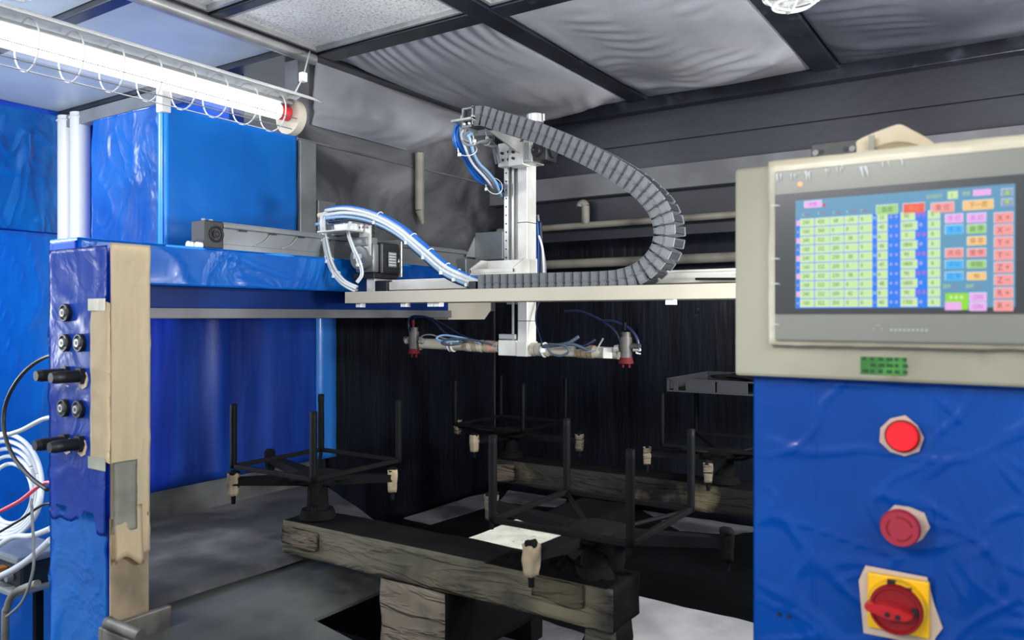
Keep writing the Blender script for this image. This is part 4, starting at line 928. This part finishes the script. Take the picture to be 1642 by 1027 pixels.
# flat part on the rear right rack
zt = -.33+.135+.004
q0 = U(1070, 640, y=1.80)
t = thing('dark_frame', 'flat dark metal frame with slotted edge lying on rack rods', 'metal frame', (-.60, 2.0, zt))
fx0, fx1, fy0, fy1 = U(1069, 645, y=1.86).x, -.40, 1.86, 2.16
m_fr = mat('dark_grey_frame', (46,48,51), .5, spec=.3)
b = NB(); box(b, fx0, fx1, fy0, fy0+.003, zt, zt+.004, .0005); box(b, fx0, fx1, fy0, fy0+.003, zt+.030, zt+.034, .0005)
for (a, c) in ((0, .004), (.018, .03), (.05, .125), (.130, .205), (.25, .262)): box(b, fx0+a, fx0+c, fy0, fy0+.003, zt+.004, zt+.030, .0005)
obj('front_edge', b, m_fr, t)
obj('side_edge', BX(fx0, fx0+.003, fy0+.003, fy1, zt, zt+.034), m_fr, t); obj('side_edge', BX(fx1-.003, fx1, fy0+.003, fy1, zt, zt+.034), m_fr, t); obj('back_edge', BX(fx0+.003, fx1-.003, fy1-.003, fy1, zt, zt+.034), m_fr, t)
obj('inner_plate', BX(fx0+.003, fx1-.003, fy0+.01, fy1-.003, zt+.001, zt+.006), 'black', t)
obj('fabric', blob(((fx0+fx1)/2+.03, 2.02, zt+.034), .11, (1.1,1.0,.09), .3, 6, 5, 4), 'soot', t, label='dark lump of cloth inside the frame')

# ------------------------------------------------------------------ sheets and painted patches of light on the booth floor
def fsheet(name, poly, m, lab, cat, z=ZB, th=.004, seed=0):
    b = NB(); n = len(poly); c = sum((Vector(p) for p in poly), Vector((0,0)))/n
    top = []
    for i in range(n):
        p, q = Vector(poly[i]), Vector(poly[(i+1)%n])
        for k in range(8):
            r = p.lerp(q, k/8); j = noise.noise(Vector((r.x*18, r.y*18, seed)))*.008; top.append(r+(r-c).normalized()*j)
    A = [b.verts.new((p.x, p.y, z+th+.003*noise.noise(Vector((p.x*9, p.y*9, 3))))) for p in top]; B = [b.verts.new((p.x, p.y, z)) for p in top]; C = b.verts.new((c.x, c.y, z+th))
    for i in range(len(A)): j = (i+1)%len(A); b.faces.new([A[i], A[j], C]); b.faces.new([A[j], A[i], B[i], B[j]])
    bmesh.ops.recalc_face_normals(b, faces=b.faces)
    return tag(obj(name, b, m), lab, cat)
def G2(px, py, z=ZB): p = U(px, py, z=z); return (p.x, p.y)
fsheet('paper_sheet', [(-1.055,1.32), (-.87,1.32), (-.868,1.62), (-1.05,1.69)], 'paper', 'white speckled paper lying on the crossbar behind the front beam', 'paper', z=-.503, th=.002)
fsheet('lit_patch', [G2(648,832), G2(690,842), G2(790,812), G2(800,790), G2(760,796)], 'lit_floor', 'grey patch of painted light along the foot of the left wall', 'lit_floor', th=.002, seed=2)  # lit parts of the floor laid down as pale grey patches
fsheet('lit_patch', [G2(1020,815), G2(1090,852), G2(1180,858), G2(1230,850), G2(1120,826)], 'lit_floor', 'grey patch of painted light under the rear beam on the right', 'lit_floor', th=.002, seed=3)
fsheet('lit_patch', [G2(830,770), G2(800,806), G2(900,815), G2(915,790)], 'lit_floor', 'grey patch of painted light behind the rear beam near the middle', 'lit_floor', th=.002, seed=4)
fsheet('floor_sheet', [G2(1020,958), G2(1240,1010), G2(1240,1090), G2(960,1090), G2(1000,1010)], 'foil', 'pale sheet on the floor at the foot of the blue pillar', 'sheet', seed=5)
fsheet('floor_sheet', [G2(715,1032), G2(860,995), G2(935,1020), G2(900,1080)], 'lit_floor', 'grey sheet on the floor under the front beam', 'sheet', seed=6)

# ------------------------------------------------------------------ control pillar
PY = .965
t = thing('control_pillar', 'blue film-wrapped control pillar with lamp, stop button and switch', 'pillar', (-.1, 1.05, ZF))
px0 = U(1208, 800, y=PY).x; ptop = -.074
def pf(u, v):
    x = px0+u*.34; z = ZF+v*(ptop-ZF)
    r = max(0, 1-abs(noise.noise(Vector((x*9+z*3, z*13, 2))))*15); r2 = max(0, 1-abs(noise.noise(Vector((x*7-z*4, z*19, 8))))*16)
    e = min(1, 12*u)
    zz = z
    rad = 0
    for cz in (-.137, -.235, -.33):
        d = math.hypot(x+.043, z-cz); ang = math.atan2(z-cz, x+.043); rad += .005*max(0, noise.noise(Vector((math.cos(ang)*4, math.sin(ang)*4, cz*30+d*5)))-.12)*math.exp(-((d-.045)/.025)**2)
    fold = .002*math.exp(-((x-px0-.072)/.0022)**2)+.0015*math.exp(-((x-px0-.20)/.0025)**2)
    return Vector((x, PY-.0042*(r*.6+r2*.6)*e*(.25+.75*max(0, .5+noise.noise(Vector((x*4, z*4, 5)))))-rad-fold+.001*noise.noise(Vector((x*5, z*5, 0))), z))
obj('front_film', grid(pf, 150, 330, .001), 'film_pillar' if 'film_pillar' in M else mat('pillar_film', (0,108,222), .28, col2=(0,90,200), nscale=3, coat=.45, bump=.05, bscale=20, spec=.4), t)
obj('body', BX(px0+.001, .24, PY+.004, 1.14, ZF, ptop, bev=.004), 'film_dark', t)
def q(px, py, y=PY): return U(px, py, y=y)
def opening(c, R, seed, pts=9, kx=1.):
    b = NB(); P_ = [((1+.22*noise.noise(Vector((i*1.7, seed, 0))))*R) for i in range(pts)]
    prism(b, [(c.x+kx*P_[i]*math.cos(2*math.pi*i/pts), c.z+P_[i]*math.sin(2*math.pi*i/pts)) for i in range(pts)], PY-.0055, PY-.0035, 'y'); return b
c = q(1449, 698)
l = obj('indicator_lamp', cyl(NB(), (c.x, PY-.016, c.z), (c.x, PY-.006, c.z), .0148, seg=32), 'litred', t, smooth=True, label='lit red indicator lamp')
obj('lamp_bezel', ring(NB(), (c.x, PY-.011, c.z), (0,1,0), .0158, .0022, seg=32), 'redd', l)
obj('film_cutout', opening(Vector((c.x-.002, 0, c.z-.001)), .0225, 3), 'ring', l)
c = q(1449, 838)
b = NB(); cyl(b, (c.x, PY-.034, c.z), (c.x, PY-.028, c.z), .0185, .0205, seg=36); cyl(b, (c.x, PY-.028, c.z), (c.x, PY-.022, c.z), .0205, .019, seg=36); cyl(b, (c.x, PY-.022, c.z), (c.x, PY-.004, c.z), .012, seg=24)
s = obj('stop_button', b, 'pinkred', t, smooth=True, label='dusty red emergency stop button')
b = NB()
for a in (.3, 2.4, 4.5): ring(b, (c.x, PY-.0342, c.z), (0,1,0), .0125, .0008, seg=10, rs=4, a0=a, a1=a+1.5)
obj('arrow_mark', b, 'redd', s); obj('film_cutout', opening(Vector((c.x+.003, 0, c.z-.001)), .0235, 8), 'ring', s)
c = q(1442, 966); b = NB()
box(b, c.x-.031, c.x+.031, PY-.013, PY-.006, c.z-.031, c.z+.031, .002); r = obj('rotary_switch', b, 'yellow', t, label='yellow plate with red rotary isolator')
b = NB(); cyl(b, (c.x, PY-.024, c.z), (c.x, PY-.013, c.z), .0285, .030, seg=40); obj('yellow_collar', b, 'yellow', r, smooth=True)
b = NB(); cyl(b, (c.x, PY-.030, c.z), (c.x, PY-.024, c.z), .0255, .027, seg=40); ring(b, (c.x, PY-.031, c.z), (0,1,0), .0245, .002, seg=40); obj('red_dial', b, 'redd', r, smooth=True)
b = NB(); prism(b, [(c.x-.029, c.z+.006), (c.x-.029, c.z-.001), (c.x-.006, c.z-.007), (c.x+.012, c.z-.006), (c.x+.020, c.z+.001), (c.x+.006, c.z+.006), (c.x-.008, c.z+.008)], PY-.045, PY-.029, 'y')
bmesh.ops.bevel(b, geom=list(b.edges), offset=.0015, segments=2, affect='EDGES'); obj('handle', b, 'redp', r)
b = NB()
for (dx, dz) in ((-.006,-.001), (.004,-.002)): cyl(b, (c.x+dx, PY-.0462, c.z+dz), (c.x+dx, PY-.044, c.z+dz), .0028, seg=12)
box(b, c.x+.016, c.x+.022, PY-.034, PY-.030, c.z-.002, c.z+.006); obj('padlock_hole', b, 'rubber', r)
b = NB(); box(b, c.x-.009, c.x-.001, PY-.0255, PY-.020, c.z+.026, c.z+.030); box(b, c.x+.008, c.x+.015, PY-.0255, PY-.020, c.z+.021, c.z+.025); obj('slot', b, 'rubber', r)
P_ = [(-.040,.022),(-.036,.030),(-.034,-.030),(-.037,-.041),(.034,-.041),(.036,-.030),(.042,-.020),(.036,.0),(.033,.02),(.02,.033),(-.03,.034)]
P_ = [(-.041,.018),(-.034,.036),(.028,.034),(.035,.005),(.043,-.018),(.036,-.030),(.034,-.040),(-.036,-.041)]
b = NB(); prism(b, [(c.x+a, c.z+z) for a, z in P_], PY-.0055, PY-.0035, 'y'); obj('film_cutout', b, 'ring', r)
b = NB()
for (xx, yy) in ((1250, 985), (1266, 988)): c = q(xx, yy); cyl(b, (c.x, PY-.003, c.z), (c.x, PY-.001, c.z), .0022, seg=10)
obj('screw', b, 'rubber', t)

# ------------------------------------------------------------------ touch panel box
BYF = .945; SY = .93
t = thing('touch_panel_box', 'beige control box with lit touch screen on the blue pillar', 'control box', (-.13, 1.0, -.072))
bx0 = U(1178, 430, y=BYF).x; zbt, ztp = -.073, .180
obj('housing', BX(bx0, .10, BYF, 1.05, zbt, ztp, bev=.004), 'box', t)
dx0 = U(1232, 430, y=SY+.002).x
b = wrapbox(dx0, .095, SY+.004, BYF-.001, -.034, ztp+.002, cell=.008, amp=.001, sc=25, seed=3); obj('door_edge', b, 'box_tape', t, label='cream film-wrapped door edge')
hx0 = U(1243, 430, y=SY).x; hz0, hz1 = U(1243, 546, y=SY).z, U(1243, 276, y=SY).z
b = NB(); box(b, hx0, .09, SY-.002, SY+.004, hz0, hz1, .0015); bz_ = obj('screen_bezel', b, 'bezel', t, label='grey bezel under clear film')
bk0, bk1 = U(1244, 504, y=SY).z, U(1244, 313, y=SY).z
obj('black_border', BX(hx0+.0005, .075, SY-.0030, SY-.002, bk0, bk1, bev=0), 'glass', bz_)
# the display, drawn as flat pieces on the glass
YS = SY-.0032
BG = emi('screen_blue', (96,158,196), .95)
names = {'cell': (206,240,170), 'cellb': (216,230,235), 'blue': (10,125,245), 'pink': (240,180,240), 'sal': (250,160,158), 'org': (250,205,130), 'red': (245,90,70), 'grn': (165,215,130), 'cyan': (70,185,245), 'grey': (150,160,190), 'ink': (50,90,50), 'lime': (150,225,40), 'wht': (215,235,250), 'vio': (160,165,245), 'mag': (180,90,215), 'dred': (200,70,90), 'ygr': (190,225,130), 'brn': (160,60,60), 'ora': (255,140,60)}
order = list(names); SM = [emi('screen_'+k, names[k], 1.) for k in order]
def zz(zx, zy): return U(1230+zx/3.949, 270+zy/3.949, y=SY)
D = NB()
def rect(zx0, zy0, zx1, zy1, col, lay):
    a = zz(zx0, zy0); b_ = zz(zx0, zy1); c_ = zz(zx1, zy0); y = YS-.0001*lay
    f = D.faces.new([D.verts.new((a.x, y, b_.z)), D.verts.new((c_.x, y, b_.z)), D.verts.new((c_.x, y, a.z)), D.verts.new((a.x, y, a.z))]); f.material_index = order.index(col)
def txt(s, zx, zy, size, col, lay, sx=.8):
    a = zz(zx, zy); put_text(D, s, a.x, a.z, YS-.0001*lay, size, sx, order.index(col))
dl, dr, dt, db = 185, 1572, 208, 888
a0 = zz(dl, dt); a1 = zz(dl, db); a2 = zz(dr, 300)
b = NB(); box(b, a0.x, a2.x, YS-.0001, YS, a1.z, a0.z, 0); disp = obj('display', b, BG, bz_, label='lit display with coloured cells and buttons')
zr = [325+56.3*i for i in range(10)]
gx = 215
def row(i): return zr[i], zr[i]+47
zref = lambda zy: zz(gx, zy).z
def rect2(zx0, r0, zx1, r1, col, lay):   # rows measured at the left of the table
    a = zz(zx0, 500); c_ = zz(zx1, 500); y = YS-.0001*lay; zt_, zb_ = zref(r0), zref(r1)
    f = D.faces.new([D.verts.new((a.x, y, zb_)), D.verts.new((c_.x, y, zb_)), D.verts.new((c_.x, y, zt_)), D.verts.new((a.x, y, zt_))]); f.material_index = order.index(col)
def txt2(s, zx, r, size, col, lay, sx=.8):
    put_text(D, s, zz(zx, 500).x, zref(r), YS-.0001*lay, size, sx, order.index(col))
rect2(190, 322, 1098, 888, 'blue', 2)
cols = [(216,300),(310,397),(405,487),(496,578),(588,667),(703,764)]
vals = [['240','160']*5, ['420','360']+['322']*8, ['68','0','230','200','230','200','230','200','200','200'], ['-34','0','38','0','38','0','38','0','42','0'], ['0']*10, ['10','40','6','46','8','47','6','48','8','40']]
v7 = ['90','1800','0','1800','90','1800','90','1800','90','1700']; v8 = ['0','0','0','6','0','6','0','6','0','6']
for i in range(10):
    r0, r1 = row(i); rm = (r0+r1)/2
    if i % 2 == 0: rect2(190, r0+6, 214, r1-6, 'pink', 3)
    else: rect2(194, r0+16, 206, r1-16, 'vio', 3)
    for (c0_, c1_), vl in zip(cols, vals):
        rect2(c0_-3, r0-2, c1_+3, r1+3, 'cellb', 3); rect2(c0_, r0+1, c1_, r1, 'cell', 4); txt2(vl[i], c0_+(c1_-c0_)*(.42 if len(vl[i]) > 1 else .2), rm, .0062, 'ink', 5)
    e_ = 938 if i % 2 == 0 else 952
    rect2(848, r0-2, e_+3, r1+3, 'cellb', 3); rect2(851, r0+1, e_, r1, 'cell', 4); txt2(v7[i], 851+(e_-851)*.4, rm, .0062, 'ink', 5)
    rect2(1019, r0-2, 1099, r1+3, 'cellb', 3); rect2(1022, r0+1, 1096, r1, 'cell', 4); txt2(v8[i], 1050, rm, .0062, 'ink', 5)
    txt2('N', 684, rm, .0055, 'wht' if i % 2 == 0 else 'vio', 5)
    txt2('●', 788, rm, .0045, 'vio', 5); txt2('●', 822, rm, .0045, 'vio', 5)
    if i % 2 == 0: txt2('●', 962, rm, .0055, 'mag', 5); txt2('●', 996, rm, .0055, 'mag', 5)
    else: txt2('●', 976, rm, .0055, 'vio', 5)
for s, x_ in zip('XYZR', (232, 330, 425, 512)): txt2(s, x_, 300, .0050, 'ygr', 5)
txt2('T', 600, 300, .0050, 'ygr', 5)
for x_ in (262, 360, 455, 552, 625): txt2('●●', x_, 300, .0026, 'dred', 5)
def btn(x0_, y0_, x1_, y1_, col, s=None, tc='ink', size=.0066):
    rect(x0_-4, y0_-4, x1_+2, y1_-3, 'wht', 3); rect(x0_, y0_, x1_, y1_, col, 4)
    if s:
        a = zz(x0_, (y0_+y1_)/2); c_ = zz(x1_, y0_); put_text(D, s, (a.x+c_.x)/2, a.z, YS-.0005, size, .85, order.index(tc))
btn(242, 215, 350, 256, 'pink', '参数', 'mag', .0055); rect(358, 226, 376, 248, 'dred', 4)
btn(697, 240, 830, 300, 'grn', '自动', 'ink'); btn(866, 230, 1000, 290, 'red', '停止', 'ora'); btn(1042, 226, 1186, 288, 'sal', '复 位', 'brn'); btn(1243, 212, 1434, 272, 'org', '下一页', 'brn')
rect(1145, 150, 1210, 200, 'cell', 4); txt('1', 1172, 175, .006, 'brn', 5); txt('自动运行', 1060, 182, .0048, 'ygr', 5); txt('速度', 1262, 165, .0048, 'ygr', 5); rect(1305, 140, 1420, 180, 'pink', 4)
btn(1487, 136, 1556, 182, 'grey', '▲', 'lime', .006); btn(1487, 200, 1556, 246, 'grey', '▼', 'lime', .006)
for s, yy in zip(('X +','X −','Y +','Y −','Z +','Z −','R +','R −'), (285, 362, 440, 518, 597, 677, 758, 838)): btn(1440, yy+2, 1558, yy+68, 'sal', s, 'brn', .0085)
for x_, yy, y2, cc, s in ((1131,298,352,'pink','开 灯'),(1131,366,424,'cyan','清 洗'),(1131,513,570,'sal','点 动'),(1131,588,640,'cyan','手动'),(1131,662,715,'cyan','回 零')): btn(x_, yy, 1243, y2, cc, s, 'mag' if cc == 'pink' else ('brn' if cc == 'sal' else 'blue'), .0062)
for x_, yy, y2, cc, s in ((1270,292,350,'pink','关 灯'),(1270,362,418,'grn','启 停'),(1270,438,492,'org','保 存'),(1270,513,566,'sal','暂 停'),(1270,588,638,'grn','初始'),(1270,662,712,'org','90')): btn(x_, yy, 1388, y2, cc, s, 'mag' if cc == 'pink' else ('brn' if cc in ('sal','org') else 'ink'), .0062)
txt('旋转', 1140, 750, .0046, 'ygr', 5); txt('●', 1188, 750, .003, 'dred', 5); txt('旋转', 1284, 750, .0046, 'ygr', 5); txt('●', 1340, 750, .003, 'dred', 5)
rect(1131, 792, 1276, 898, 'lime', 4); txt('● ● ●', 1200, 820, .005, 'cell', 5); rect(1128, 848, 1232, 900, 'pink', 5); btn(1285, 792, 1390, 845, 'pink', 'ON', 'mag'); btn(1285, 852, 1390, 905, 'pink', 'ON', 'mag')
obj('screen_print', D, SM, bz_)
c = U(1284, 296, y=SY); obj('power_light', cyl(NB(), (c.x, SY-.0032, c.z), (c.x, SY-.002, c.z), .0026, seg=16), mat('orange_light', (255,150,90), .4, emis=(255,140,80), es=1.), bz_, label='orange power light')
# faint printed mark below the screen
c = U(1408, 528, y=SY); b = NB(); w = .0045
for (x0_, x1_, z0_, z1_) in ((-w, w, w-.001, w), (-w, -w+.001, -w*.5, w), (w-.001, w, -w*.3, w)): box(b, c.x+x0_, c.x+x1_, SY-.0026, SY-.002, c.z+z0_, c.z+z1_, 0)
for k in range(9): box(b, c.x+.012+k*.0042, c.x+.0148+k*.0042, SY-.0026, SY-.002, c.z-.0025, c.z+.0008, 0)
obj('printed_mark', b, mat('pale_print', (176,178,168), .5), bz_)
# glints of the clear film, painted as white slivers on the bezel edge
b = NB()
def tri(px, py, pts):
    c = U(px, py, y=SY); v = [b.verts.new((c.x+a, SY-.003-d, c.z+z)) for a, z, d in pts]; b.faces.new(v)
for k, (px, py, sc) in enumerate(((1250,283,1.3),(1272,282,.9),(1295,278,1.5),(1325,272,.8),(1345,270,.9),(1383,268,1.8),(1420,262,.8),(1447,258,.7))):
    for j in range(3):
        a = rnd.uniform(-.5,.5)-.9; l_ = .010*sc*rnd.uniform(.6,1.1); w_ = .0018*sc
        tri(px+rnd.uniform(-5,5), py+rnd.uniform(-3,3), [(0,0,0), (w_,.001,.001), (math.cos(a)*l_*.5, math.sin(a)*l_, .0015)])
for py in (330, 415, 455, 520): tri(1243, py, [(-.004,.0012,0), (.004,.0005,.001), (.007,-.0012,0), (-.003,-.0008,.001)])
bmesh.ops.recalc_face_normals(b, faces=b.faces); bmesh.ops.solidify(b, geom=list(b.faces), thickness=.0004)
obj('film_glint', b, 'white', t, label='white slivers painted as glints on the clear protective film', kind='stuff')
obj('clear_film', BX(hx0-.004, .09, SY-.0046, SY-.0042, hz0-.002, hz1+.004, bev=0), clear_mat('thin_clear_film', (.99,.99,.99), .03, .15), t)
# green sticker below
c0, c1 = U(1380, 573, y=BYF), U(1453, 573, y=BYF); z0, z1 = U(1380, 600, y=BYF).z, U(1380, 572, y=BYF).z
s = obj('green_sticker', BX(c0.x, c1.x, BYF-.001, BYF+.001, z0, z1, bev=0), 'sticker', t, label='small green sticker')
b = NB(); mg = mat('dark_green_print', (22,74,30), .5)
for i in range(6):
    for j in range(3):
        if rnd.random() < .8: x = c0.x+.002+i*.0082; z = z0+.002+j*.0068; box(b, x, x+.0055*rnd.uniform(.6,1.2), BYF-.0016, BYF-.001, z, z+.0035, 0)
obj('sticker_print', b, mg, s)
# things on top of the box
c = U(1302, 246, y=1.0); c1 = U(1372, 238, y=1.0)
t = thing('rail_end', 'small black bolted bar behind the top of the touch panel box', 'bracket', (c.x+.03, 1.0, ztp))
zt0 = U(1302, 234, y=1.0).z
b = NB(); box(b, c.x, c1.x+.02, .995, 1.02, ztp+.001, zt0+.001, .001); obj('bar', b, 'motor', t)
b = NB(); cz = (ztp+zt0)/2+.004
for px in (1308, 1367): d = U(px, 240, y=.995); cyl(b, (d.x, .993, cz), (d.x, .995, cz), .0036, seg=14)
obj('bolt', b, 'bolt', t, smooth=True)
b = NB()
for px in (1317, 1356): d = U(px, 240, y=.995); cyl(b, (d.x, .9940, cz+.001), (d.x, .9951, cz+.001), .003, seg=12)
obj('hole', b, 'rubber', t)
outl = [(1374,237),(1373,229),(1380,223),(1400,214),(1424,205),(1440,200),(1450,202),(1463,209),(1482,219),(1502,233)]
pts = [U(a, b_, y=.975) for a, b_ in outl]
t = thing('felt_pad', 'folded cream felt pad lying on top of the touch panel box', 'pad', ((pts[0].x+pts[-1].x)/2, .995, ztp))
b = NB(); poly = [(p.x, max(p.z, ztp+.003)) for p in smooth_path(pts, 3)]; poly[0] = (poly[0][0], ztp+.003); poly[-1] = (poly[-1][0], ztp+.003)
prism(b, poly, .972, 1.025, 'y'); bmesh.ops.bevel(b, geom=[e for e in b.edges if abs(e.verts[0].co.y-e.verts[1].co.y) < 1e-5], offset=.002, segments=2, affect='EDGES')
obj('pad_sheet', b, 'pad', t)
def lower(u, v):
    p = pts[2].lerp(pts[-1], u); return Vector((p.x, .968+.004*v, ztp+.003+(.012*math.sin(math.pi*min(1, u*1.1))+.002)*v))
obj('pad_fold', grid(lower, 20, 3, .002), 'pad', t)
d = U(1398, 226, y=.965); b = NB(); box(b, d.x-.003, d.x+.003, .962, .965, ztp+.004, d.z+.006, .0005); obj('grey_strap', b, 'tape_grey', t)
